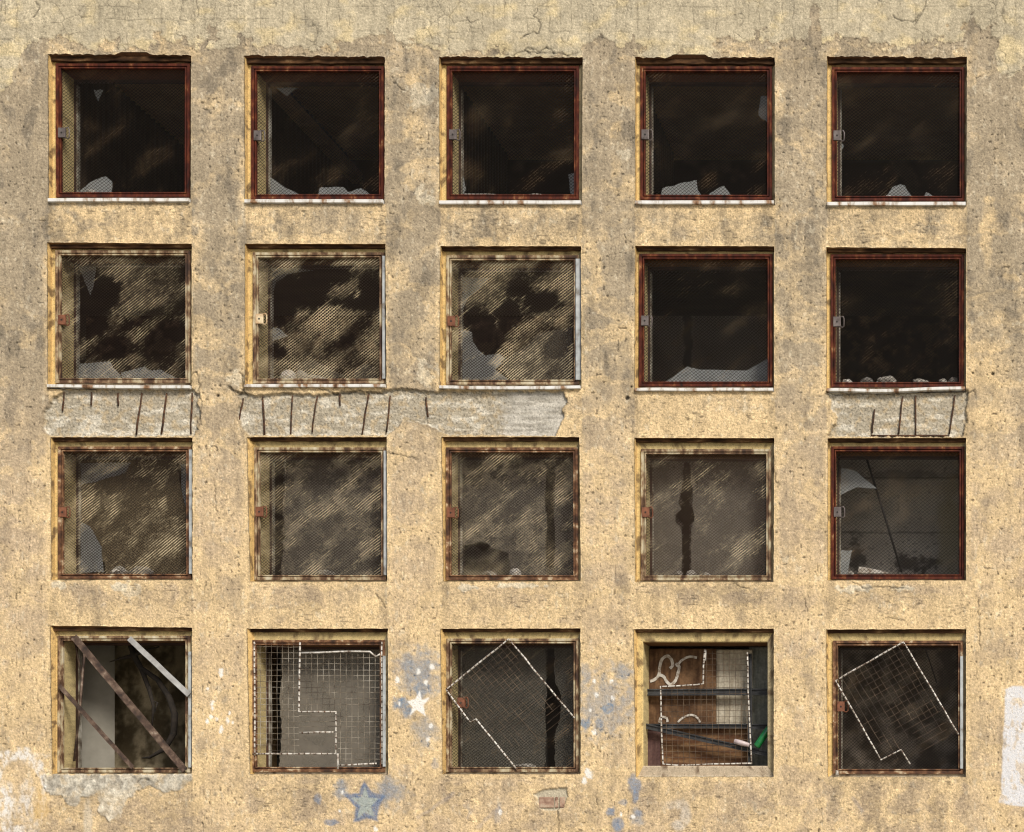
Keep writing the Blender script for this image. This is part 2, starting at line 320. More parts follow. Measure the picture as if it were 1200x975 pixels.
CRACKS = [
 ([(622, 63), (615, 59), (618, 55), (632, 60), (640, 54), (650, 63)], 1.1), ([(600, 66), (612, 60), (640, 62), (655, 62), (664, 64), (676, 62)], .9),
 ([(610, 46), (616, 40), (625, 38), (632, 40), (633, 26), (626, 18), (630, 10)], .9), ([(546, 20), (552, 28), (560, 24)], .8),
 ([(40, 20), (46, 10), (42, 2)], .8),
 ([(268, 452), (276, 462), (284, 459), (286, 440), (280, 436)], 1.0), ([(284, 440), (283, 452), (289, 462)], 1.0),
 ([(462, 96), (470, 104), (475, 106)], .9), ([(232, 458), (236, 470), (234, 500)], .9), ([(222, 440), (232, 436), (234, 452), (228, 462)], 1.0),
 ([(1133, 462), (1142, 456), (1143, 466)], .9), ([(970, 458), (978, 462), (1134, 457)], .8),
 ([(1040, 723), (1060, 727)], .7), ([(860, 684), (878, 690)], .7), ([(942, 700), (946, 716)], .7), ([(440, 695), (452, 712)], .7),
 ([(374, 455), (392, 461), (420, 458), (450, 460)], 1.0), ([(160, 915), (166, 912), (176, 914)], 1.0),
 ([(653, 946), (654, 975)], .7), ([(1000, 682), (1015, 690), (1035, 687), (1060, 689)], 1.0),
 ([(905, 530), (911, 570)], .6), ([(454, 530), (470, 534), (490, 538)], .6), ([(1146, 700), (1149, 760)], .6), ([(250, 560), (254, 600)], .5),
 ([(1046, 18), (1056, 24), (1070, 26), (1078, 16)], .8), ([(1072, 28), (1084, 10), (1086, 0)], .6),
]
def dab(x, y, cx, cy, rx, ry, nz, amp=0.5, soft=0.35):
    d = np.hypot((x - cx) / rx, (y - cy) / ry) + nz * amp
    return sstep(1 + soft, 1 - soft, d)
def sub(x, y, box, fn, out):
    m = (x > box[0]) & (x < box[2]) & (y > box[1]) & (y < box[3])
    if m.any(): out[m] = fn(x[m], y[m])
    return out

def blot_t(x, y): return fbm(x / 45, y / 30, 4, 295)
def paint_facade(x, y):
    N = x.shape[0]
    big = fbm(x / 120, y / 120, 3, 1); mid = fbm(x / 34, y / 34, 4, 5); mid2 = fbm(x / 17, y / 17, 3, 9)
    fine = fbm(x / 6.0, y / 6.0, 3, 21); grain = perlin(x / 2.3, y / 2.3, 33); grain2 = perlin(x / 1.3, y / 1.3, 35)
    wob = fbm(x / 12, y / 12, 3, 41) * 3
    pier = np.zeros(N)
    for a, b in PIERS:
        pier = np.maximum(pier, sstep(a - 1.5, a + 1.5, x + wob * .35) * sstep(b + 1.5, b - 1.5, x + wob * .35))
    # how much ochre paint is left on the render coat
    ypier = np.interp(y, [0, 150, 260, 370, 480, 600, 720, 830, 900, 975], [.05, .12, .18, .28, .40, .46, .62, .74, .66, .58])
    ypier = ypier - 0.16 * sstep(70, 40, x) * (y < 800)
    yspan = np.interp(y, [0, 235, 245, 262, 284, 455, 485, 512, 675, 690, 715, 735, 905, 935, 975], [.2, .2, .70, .60, .70, .74, .92, .95, .6, .55, .78, .88, .62, .55, .56])
    yn = yspan * (1 - pier) + ypier * pier
    fld = fbm(x / 75, y / 55, 5, 299)
    yn = yn + 0.36 * mid + 0.20 * big + 0.16 * fine + .34 * sstep(-.02, .06, fld) * sstep(.5, .1, fld) - .12
    yn = yn + 0.25 * dab(x, y, 1155, 470, 26, 60, mid, .5, .6) + 0.45 * dab(x, y, 1158, 265, 8, 50, mid2, .5) + 0.4 * dab(x, y, 722, 175, 7, 38, mid2, .6) + 0.35 * dab(x, y, 488, 120, 14, 44, mid2, .7)
    yn = yn + 0.4 * dab(x, y, 505, 440, 12, 20, mid2, .6)
    ed = np.full(N, 99.)
    for rw in OPEN:
        for q in rw:
            dx = np.maximum(np.maximum(q[0] - x, x - q[2]), 0); dy = np.maximum(np.maximum(q[1] - y, y - q[5]), 0); ed = np.minimum(ed, np.hypot(dx, dy))
    yn = yn + (.12 + .30 * sstep(250, 480, y)) * sstep(9, 1, ed + 3 * mid2 + 2 * fine)
    yn = sstep(0.05, 0.95, yn)
    grey = np.array((0.350, 0.286, 0.198)); yel = np.array((0.63, 0.475, 0.272))
    lowk = sstep(380, 640, y)
    gcol = grey[None, :] * (1 - lowk)[:, None] + np.array((0.485, 0.375, 0.25))[None, :] * lowk[:, None]
    col = gcol * (1 - yn)[:, None] + yel[None, :] * yn[:, None]
    disp = 0.0016 * mid2 + (0.0017 - .0008 * lowk) * fine + (0.0012 - .0003 * lowk) * grain + .0006 * grain2
    disp = disp - 0.003 * (1 - pier)
    # ---- top coat flaking off along the head of the wall
    edge = 50 + 16 * fbm(x / 46, y / 46, 4, 61) + 5 * mid2
    edge = edge + 62 * sstep(30, 8, x + 4 * mid2) + 40 * sstep(1160, 1175, x + 8 * mid2) * sstep(1230, 1190, x) + 14 * sstep(280, 200, np.abs(x - 600)) * (pier < .5)
    edge = edge - 36 * dab(x, y, 955, 40, 8, 40, mid2, .5) - 22 * dab(x, y, 430, 45, 36, 24, mid2, .6) - 24 * dab(x, y, 1150, 40, 22, 34, mid2, .5) - 16 * dab(x, y, 180, 30, 8, 30, mid2, .8) - 26 * dab(x, y, 855, 52, 16, 8, mid2, .5)
    isl = fbm(x / 26, y / 20, 4, 273); edge = edge + 17 * isl + 5 * fine
    top = sstep(1.6, -1.6, y - edge)
    pale = mix((0.45, 0.39, 0.275), (0.60, 0.49, 0.285), sstep(.05, .75, fbm(x / 30, y / 22, 4, 71) + .35 * sstep(30, 58, y)) * .8)
    f1, f2 = worley((x + 3 * mid2) / 19, (y + 3 * mid) / 19, 3)
    gate = sstep(.0, .35, fbm(x / 50, y / 50, 2, 77))
    craze = sstep(.055, .015, f2 - f1) * gate
    gx = np.abs(((x + 2.0 * mid2) / 13.0) % 1 - .5); gy = np.abs(((y + 2.0 * mid) / 15.0) % 1 - .5)
    lin = np.maximum(sstep(.045, .015, gx) * sstep(.02, .25, perlin(x / 17, y / 40, 81)), sstep(.04, .015, gy) * sstep(.05, .3, perlin(x / 40, y / 13, 83)))
    craze = np.maximum(craze, lin * .8)
    pale = pale * (1 + .10 * fbm(x / 8, y / 30, 3, 291) + .12 * blot_t(x, y))[:, None] * (1 - 0.5 * craze)[:, None]
    col = col * (1 - top)[:, None] + pale * top[:, None]
    disp = disp + top * (0.0035 - 0.002 * craze)
    flake_edge = sstep(2.2, .6, np.abs(y - edge)) * (y < 130)
    col = col * (1 - 0.34 * flake_edge * (y > edge))[:, None] * (1 + .12 * flake_edge * (y <= edge))[:, None]
    # ---- pale loose flakes of the coat elsewhere
    for (cx, cy, rx, ry) in [(494, 112, 16, 16), (497, 228, 8, 10), (499, 436, 9, 14), (732, 180, 7, 9), (152, 692, 13, 9), (68, 685, 8, 4), (140, 688, 6, 6), (505, 232, 5, 8), (277, 443, 9, 9), (760, 92, 8, 6), (1000, 690, 18, 4), (545, 688, 14, 4), (610, 686, 22, 3), (1060, 690, 14, 3)]:
        k = dab(x, y, cx, cy, rx, ry, fbm(x / 11, y / 11, 4, 261) * 1.5 + .3 * fine, .75, .10) * (.9 if ry < 7 else .6)
        col = mix(col, (0.62, 0.56, 0.44), k * .8) if False else col * (1 - .8 * k)[:, None] + np.array((0.64, 0.57, 0.43)) * (.8 * k)[:, None]
        disp = disp + .003 * k
    # ---- tone of the render itself: sand, soot, scratches
    val = 1 + 0.12 * mid2 + 0.16 * fine + 0.30 * grain + 0.24 * grain2 + 0.06 * mid
    streak = fbm(x / 7 + .5 * mid2, y / 110, 3, 281); blot = fbm(x / 70, y / 46, 4, 283); coarse = fbm(x / 9, y / 9, 2, 285)
    low = .55 + .45 * sstep(560, 400, y)
    val = val * (1 + .13 * streak + .16 * low * blot + (.10 - .05 * lowk) * coarse)
    patchy = sstep(-.35, .35, fbm(x / 38, y / 38, 3, 297))
    soot = sstep(.22, .62, fbm(x / 26, y / 60, 4, 287) + .25 * coarse + .10 * pier) * (1 - .7 * top)
    soot = soot * low
    col = col * (1 - .34 * soot)[:, None] * (1 + soot[:, None] * np.array((-.02, 0, .05)))
    scuff = sstep(.42, .6, fbm(x / 6, y / 11, 3, 289) + .35 * blot) * (1 - top); col = col * (1 - .35 * scuff)[:, None] + np.array((.62, .55, .41)) * (.35 * scuff)[:, None]
    pits = sstep(.46, .70, perlin(x / 2.5, y / 2.9, 91) + .30 * mid2 + .15 * perlin(x / 60, y / 60, 92)) * (1 - .8 * top)
    dots = sstep(.60, .72, perlin(x / 4.2, y / 4.2, 95) + .25 * mid) * (1 - .7 * top) * (.4 + .6 * pier)
    vs = sstep(.44, .68, perlin(x / 1.9 + .6 * mid2, y / 11.0, 97) + .35 * mid2) * pier * sstep(440, 620, y) * (.15 + .85 * patchy)
    hs = sstep(.40, .66, perlin(x / 9.0, y / 1.9 + .8 * mid2, 99) + .38 * mid2) * (1 - pier) * (1 - top) * (.15 + .85 * patchy)
    light = sstep(.38, .62, perlin(x / 2.2, y / 2.2, 103) + .2 * mid2) * (1 - .6 * top)
    val = val * (1 - (.38 - .12 * lowk) * pits) * (1 - .66 * dots) * (1 - .46 * vs) * (1 - .56 * hs) * (1 + .30 * light)
    disp = disp - .0014 * pits - .0035 * dots - .0014 * (vs + hs) + .0010 * light
    col = col * val[:, None]
    # ---- grime run down under the windows and at the foot
    gr = np.zeros(N); gn = mid + .9 * fbm(x / 8, y / 26, 3, 271) + .4 * fine
    DR = [(q[k] + (3 if k == 6 else -4), q[k + 1] + 20, 4.5, 26, .38) for rw in OPEN for q in rw for k in (4, 6)] + [(q[6] + (q[4] - q[6]) * t, q[5] + 16, 3.5, 20, .26) for rw in OPEN for q in rw for t in (.3, .72)]
    for (cx, cy, rx, ry, a) in [(110, 705, 30, 22, .45), (180, 700, 18, 12, .4), (348, 705, 40, 14, .4), (590, 703, 50, 14, .35), (835, 695, 62, 13, .6), (770, 712, 6, 26, .45), (865, 712, 7, 22, .4), (728, 690, 8, 14, .45), (728, 730, 12, 10, .4), (1040, 700, 60, 8, .3),
                                (1025, 946, 16, 34, .65), (1062, 945, 14, 26, .6), (1098, 950, 8, 34, .5), (1050, 918, 70, 10, .5), (870, 945, 30, 30, .4), (355, 930, 60, 26, .42), (520, 935, 40, 20, .28), (660, 955, 40, 22, .4), (190, 945, 40, 36, .5), (120, 960, 70, 30, .35), (30, 860, 30, 24, .3), (795, 935, 60, 20, .35), (400, 250, 40, 10, .3), (150, 270, 60, 8, .25), (600, 272, 50, 12, .3)] + DR:
        m = (np.abs(x - cx) < rx * 3.2) & (np.abs(y - cy) < ry * 3.2)
        if m.any(): gr[m] = np.maximum(gr[m], 1.08 * a * dab(x[m], y[m], cx, cy, rx, ry, gn[m], .75, .7))
    col = mix(col, col * np.array((.50, .50, .54)), gr) if False else col * (1 - gr)[:, None] + (col * np.array((.55, .56, .60))) * gr[:, None]
    # ---- spalled lintel bands: bare concrete behind the lost render
    for i, poly in enumerate(SPALLS):
        p = np.array(poly); bx = (p[:, 0].min() - 12, p[:, 1].min() - 12, p[:, 0].max() + 12, p[:, 1].max() + 12)
        m = (x > bx[0]) & (x < bx[2]) & (y > bx[1]) & (y < bx[3])
        if not m.any(): continue
        xs, ys = x[m], y[m]
        sd = poly_sd(xs, ys, poly) + 2.2 * fbm(xs / 7, ys / 7, 3, 111 + i)
        k = sstep(.7, -.7, sd)
        agg = fbm(xs / 5, ys / 5, 3, 121 + i); chunk = perlin(xs / 1.9, ys / 1.9, 131)
        white = sstep(.05, .45, fbm(xs / 30, ys / 9, 3, 141 + i) + (.30 if i == 0 else .10) * sstep(486, 500, ys))
        cc = mix((0.38, 0.335, 0.255), (0.60, 0.555, 0.46), white * .85)
        smooth_r = sstep(578, 600, xs + 14 * agg) * (i == 1)
        och = sstep(.05, .4, fbm(xs / 9, ys / 9, 3, 151)) * (1 - smooth_r)
        cc = cc * (1 - .4 * och)[:, None] + np.array((.52, .38, .2)) * (.4 * och)[:, None]
        cc = cc * (1 - smooth_r)[:, None] + (mix((0.35, .325, .275), (.50, .47, .41), sstep(-.3, .3, fbm(xs / 34, ys / 5, 4, 155))) * (1 + .16 * grain[m] + .2 * fbm(xs / 7, ys / 7, 3, 157))[:, None]) * smooth_r[:, None]
        hole = sstep(.30, .52, chunk + .4 * agg) * (1 - .7 * smooth_r)
        cc = cc * (1 + .20 * agg * (1 - .5 * smooth_r) + .16 * fbm(xs / 60, ys / 4.5, 3, 133) + .34 * grain[m] * (1 - .6 * smooth_r))[:, None] * (1 - .5 * hole)[:, None]
        dd = -.028 + (.0055 * agg + .0035 * chunk) * (1 - .8 * smooth_r) - .004 * hole
        rim = sstep(2.2, 0, np.abs(sd - .8)) * .30
        col[m] = (col[m] * (1 - k)[:, None] + cc * k[:, None]) * (1 - rim)[:, None]
        disp[m] = disp[m] * (1 - k) + dd * k
    # ---- cement smeared below the barred window, lower left
    m = (x > 30) & (x < 250) & (y > 895) & (y < 985)
    xs, ys = x[m], y[m]
    poly = zl(0, 820, 4.615, [(240, 405), (235, 470), (270, 520), (330, 520), (370, 570), (420, 575), (440, 530), (520, 510), (540, 560), (530, 610), (590, 655), (650, 630), (690, 540), (740, 490), (800, 470), (890, 500), (980, 490), (1040, 430), (1040, 400)])
    sd = poly_sd(xs, ys, poly) + 3 * fbm(xs / 9, ys / 9, 3, 161); k = sstep(1.2, -1.2, sd)
    fo = fbm(xs / 11, ys / 11, 3, 165)
    cc = mix((.33, .31, .265), (.56, .53, .45), sstep(-.3, .4, fo + .5 * fbm(xs / 30, ys / 20, 3, 167))) * (1 + .3 * grain[m] + .25 * fbm(xs / 4, ys / 4, 2, 169))[:, None]; och2 = sstep(.2, .6, fbm(xs / 13, ys / 13, 3, 168)) * .4; cc = cc * (1 - och2)[:, None] + np.array((.5, .38, .22)) * och2[:, None]
    cc = cc + np.array((.12, .09, .05)) * (dab(xs, ys, 130, 945, 20, 22, fo, .4))[:, None]
    k = k * (.80 + .20 * sstep(.35, -.2, fbm(xs / 16, ys / 16, 3, 163))); col[m] = col[m] * (1 - .92 * k)[:, None] + cc * (.92 * k)[:, None]; disp[m] = disp[m] + k * (.010 + .008 * fo)
    k2 = dab(xs, ys, 103, 965, 5, 26, fo, .5, .4) * .6
    col[m] = col[m] * (1 - k2)[:, None] + np.array((.56, .5, .4)) * k2[:, None]
    # ---- missing render showing a brick
    m = (x > 610) & (x < 690) & (y > 910) & (y < 960)
    xs, ys = x[m], y[m]
    sd = poly_sd(xs, ys, [(625, 931), (634, 926), (656, 923), (664, 923), (664, 936), (660, 947), (650, 950), (632, 948), (630, 936)]) + 1.2 * fbm(xs / 6, ys / 6, 2, 171)
    k = sstep(.7, -.7, sd)
    col[m] = col[m] * (1 - k)[:, None] + np.array((.44, .39, .29)) * (k * (1 + .3 * grain[m]))[:, None]; disp[m] -= .016 * k
    # ---- cracks
    for pts, w in CRACKS:
        p = np.array(pts); m = (x > p[:, 0].min() - 6) & (x < p[:, 0].max() + 6) & (y > p[:, 1].min() - 6) & (y < p[:, 1].max() + 6)
        if not m.any(): continue
        d = line_d(x[m] + 1.6 * fine[m] + 1.5 * mid2[m], y[m] + 1.6 * mid2[m] - fine[m], pts); k = sstep(w + .6, w * .3, d)
        col[m] = col[m] * (1 - .58 * k * (.6 + .8 * np.clip(fine[m] + .5, 0, 1)))[:, None]; disp[m] -= .005 * k
    # ---- paint on the wall: stars, dabs, white dots
    strk = .75 + .35 * fine + .25 * grain
    def coat(mask, c, a=.85):
        nonlocal col
        kk = np.clip(mask * a, 0, 1) * (1 - .45 * pits) * (1 - .25 * np.clip(grain + .6 * grain2, 0, 1)); col = col * (1 - kk)[:, None] + np.asarray(c) * (kk * (1 + .12 * grain))[:, None]
    def region(b): return (x > b[0]) & (x < b[2]) & (y > b[1]) & (y < b[3])
    hb = .6 * mid2 + .9 * fbm(x / 8, y / 8, 3, 275)
    haze_blue = np.maximum.reduce([dab(x, y, 490, 786, 24, 24, hb, .6, .5) * .75, dab(x, y, 497, 808, 14, 10, hb, .6, .5) * .9, dab(x, y, 470, 824, 10, 7, hb, .6, .5), dab(x, y, 478, 834, 8, 7, hb, .6, .5), dab(x, y, 498, 858, 13, 16, hb, .6, .6) * .6, dab(x, y, 708, 826, 30, 34, hb, .8, .6) * .6,
        dab(x, y, 712, 831, 7, 7, hb, .6), dab(x, y, 687, 848, 8, 6, hb, .6), dab(x, y, 702, 846, 6, 5, hb, .6) * .9, dab(x, y, 730, 787, 13, 9, hb, .6, .5) * .7, dab(x, y, 738, 816, 5, 10, hb, .6, .5) * .6, dab(x, y, 686, 792, 7, 12, hb, .6, .5) * .6, dab(x, y, 458, 928, 16, 14, hb, .7, .6) * .6, dab(x, y, 400, 925, 9, 9, hb, .7, .5) * .7, dab(x, y, 745, 958, 8, 9, hb, .7, .5) * .6])
    coat(np.clip(haze_blue * strk, 0, 1), (.135, .215, .32), 1.0)
    bl = np.maximum.reduce([dab(x, y, 743, 918, 8, 11, mid2 + .5 * fine, .6, .3), dab(x, y, 745, 930, 4, 9, mid2, .6, .3), dab(x, y, 716, 951, 5, 5, fine, .6, .3), dab(x, y, 724, 968, 7, 9, mid2, .7, .3), dab(x, y, 730, 940, 5, 4, fine, .7) * .7, dab(x, y, 748, 953, 4, 4, fine, .7) * .6,
        dab(x, y, 388, 964, 7, 4, fine, .5, .3), dab(x, y, 372, 936, 4, 6, fine, .6, .4) * .8, dab(x, y, 510, 897, 4, 5, fine, .6) * .5, dab(x, y, 509, 893, 2, 6, fine, .5) * .6, dab(x, y, 584, 955, 4, 10, fine, .7) * .45, dab(x, y, 401, 930, 6, 6, fine, .7) * .5, dab(x, y, 456, 925, 9, 9, mid2, .8, .6) * .4])
    coat(np.clip(bl * strk, 0, 1), (.11, .20, .34), .85)
    b = (395, 905, 470, 975); m = region(b)
    sdo = np.full(N, 99.); sdi = np.full(N, 99.)
    jx = 1.3 * mid2 + .5 * fine
    sdo[m] = poly_sd(x[m] + jx[m], y[m] + jx[m], BSTAR_O); sdi[m] = poly_sd(x[m] + jx[m], y[m] - jx[m], BSTAR_I)
    coat(sstep(2.0, -1.5, sdo) * np.clip(strk + .2, 0, 1), (.105, .165, .28), .92)
    coat(sstep(1.2, -.8, sdi) * np.clip(strk + .15, 0, 1), (.36, .40, .36), .95)
    m = region((465, 795, 515, 850)); sdw = np.full(N, 99.)
    sdw[m] = poly_sd(x[m] + .8 * jx[m], y[m] + .8 * jx[m], WSTAR)
    coat(sstep(.9, -.7, sdw) * np.clip(strk + .35, 0, 1), (.80, .79, .76), .95)
    wd = np.zeros(N)
    for (cx, cy, r_) in [(490, 786, 3), (506, 781, 3), (466, 797, 3), (499, 800, 2.7), (505, 851, 2.8), (502, 867, 2.9), (468, 825, 1.8), (696, 798, 2.2), (716, 798, 2.4), (699, 814, 2.6), (718, 818, 2.6), (692, 832, 1.8), (696, 859, 2.8), (259, 787, 2.6), (259, 791, 2.4), (243, 807, 2), (249, 824, 2.8), (249, 830, 2.4), (243, 845, 2.3), (247, 840, 2.2), (254, 842, 1.8), (267, 844, 2.6), (273, 847, 1.8), (269, 836, 1.6), (260, 853, 2.6), (258, 857, 2), (401, 928, 1.8), (398, 950, 1.5), (690, 906, 4.5), (685, 915, 3.5), (742, 957, 2), (728, 955, 2), (440, 972, 2.5), (586, 952, 2.2)]:
        wd = np.maximum(wd, dab(x, y, cx, cy, r_ * .85, r_ * 1.15, fine + .8 * grain, .6, .35))
    coat(wd, (.80, .79, .75), .92)
    whs = np.maximum.reduce([dab(x, y, 795, 943, 14, 5, mid2, .7, .5) * .5, dab(x, y, 803, 955, 6, 12, mid2, .8, .5) * .6, dab(x, y, 795, 968, 8, 6, mid2, .7, .5) * .7])
    coat(whs * np.clip(strk, 0, 1), (.66, .63, .58), .8)
    # white brushed field at the right edge
    m = x > 1160; sdr = np.full(N, 99.)
    sdr[m] = poly_sd(x[m] + 1.5 * mid2[m], y[m], [(1178, 808), (1186, 804), (1275, 803), (1280, 940), (1200, 945), (1186, 944), (1171, 940), (1173, 930), (1175, 880), (1177, 850)])
    thin = sstep(.15, .5, fbm(x / 9, y / 16, 3, 181) + .5 * dab(x, y, 1205, 905, 12, 18, mid2, .4, .6) + .35 * dab(x, y, 1192, 845, 8, 8, mid2, .4, .6))
    coat(sstep(1.2, -1.2, sdr) * (1 - .6 * thin), (.66, .67, .70), .93)
    # whitish ring daubed at the lower left corner
    ring = np.hypot((x - 24) / 28, (y - 930) / 46) + .18 * mid2
    w1 = sstep(.22, .06, np.abs(ring - 1)) * (1 - .6 * sstep(930, 975, y) * (x > 30))
    w2 = dab(x, y, 8, 940, 9, 22, mid2, .5, .5); w3 = dab(x, y, 30, 938, 8, 22, mid2, .6, .5) * .7; w4 = dab(x, y, 20, 885, 28, 5, mid2, .5, .4)
    br = sstep(-.45, .35, fbm(x / 6, y / 11, 3, 191) + .4 * grain)
    coat(np.maximum.reduce([w1 * .8, w2, w3, w4 * .9]) * np.clip(br + .15, 0, 1), (.74, .72, .68), .95)
    coat(dab(x, y, 50, 945, 9, 16, mid2, .5, .4) * .8, (.62, .42, .17), .8)
    # scribbled scuffs, bottom centre
    sc_ = np.zeros(N)
    for pts in ([(490, 958), (505, 948), (520, 938), (532, 930)], [(560, 970), (575, 955), (585, 947)], [(545, 945), (553, 950), (548, 958)], [(1000, 936), (1010, 950)]):
        mm = region((min(p[0] for p in pts) - 8, min(p[1] for p in pts) - 8, max(p[0] for p in pts) + 8, max(p[1] for p in pts) + 8))
        t_ = np.zeros(N); t_[mm] = sstep(3.2, .8, line_d(x[mm] + 2 * mid2[mm], y[mm] + 2 * mid2[mm], pts)); sc_ = np.maximum(sc_, t_)
    coat(sc_ * np.clip(strk, 0, 1), (.25, .23, .24), .5)
    # odd bolt holes
    for (cx, cy, r_) in [(735, 466, 2.4), (1163, 438, 2.0), (1140, 437, 1.2), (740, 453, 1.4), (255, 463, 1.6)]:
        k = dab(x, y, cx, cy, r_, r_, fine, .2, .3); col = col * (1 - .9 * k)[:, None]; disp = disp - .012 * k
    return np.clip(col, 0.004, .9), disp

# ------------------------------------------------------------------ facade mesh
def grid_mesh(name, co, col, quads, mat, parent):
    me = bpy.data.meshes.new(name)
    nv, nf = len(co), len(quads)
    me.vertices.add(nv); me.vertices.foreach_set('co', co.astype(np.float32).ravel())
    me.loops.add(nf * 4); me.loops.foreach_set('vertex_index', quads.astype(np.int32).ravel())
    me.polygons.add(nf); me.polygons.foreach_set('loop_start', np.arange(0, nf * 4, 4, dtype=np.int32))
    me.polygons.foreach_set('use_smooth', np.ones(nf, bool))
    me.update(calc_edges=True); me.validate()
    ca = me.color_attributes.new('Col', 'FLOAT_COLOR', 'POINT')
    ca.data.foreach_set('color', np.concatenate([col, np.ones((nv, 1))], 1).astype(np.float32).ravel())
    o = bpy.data.objects.new(name, me); COL.objects.link(o); me.materials.append(mat)
    if parent: keep(o, parent)
    return o

building = empty('building', (WX(600), 0, 0), 'derelict ochre stucco industrial building with four rows of five broken square windows', 'building')

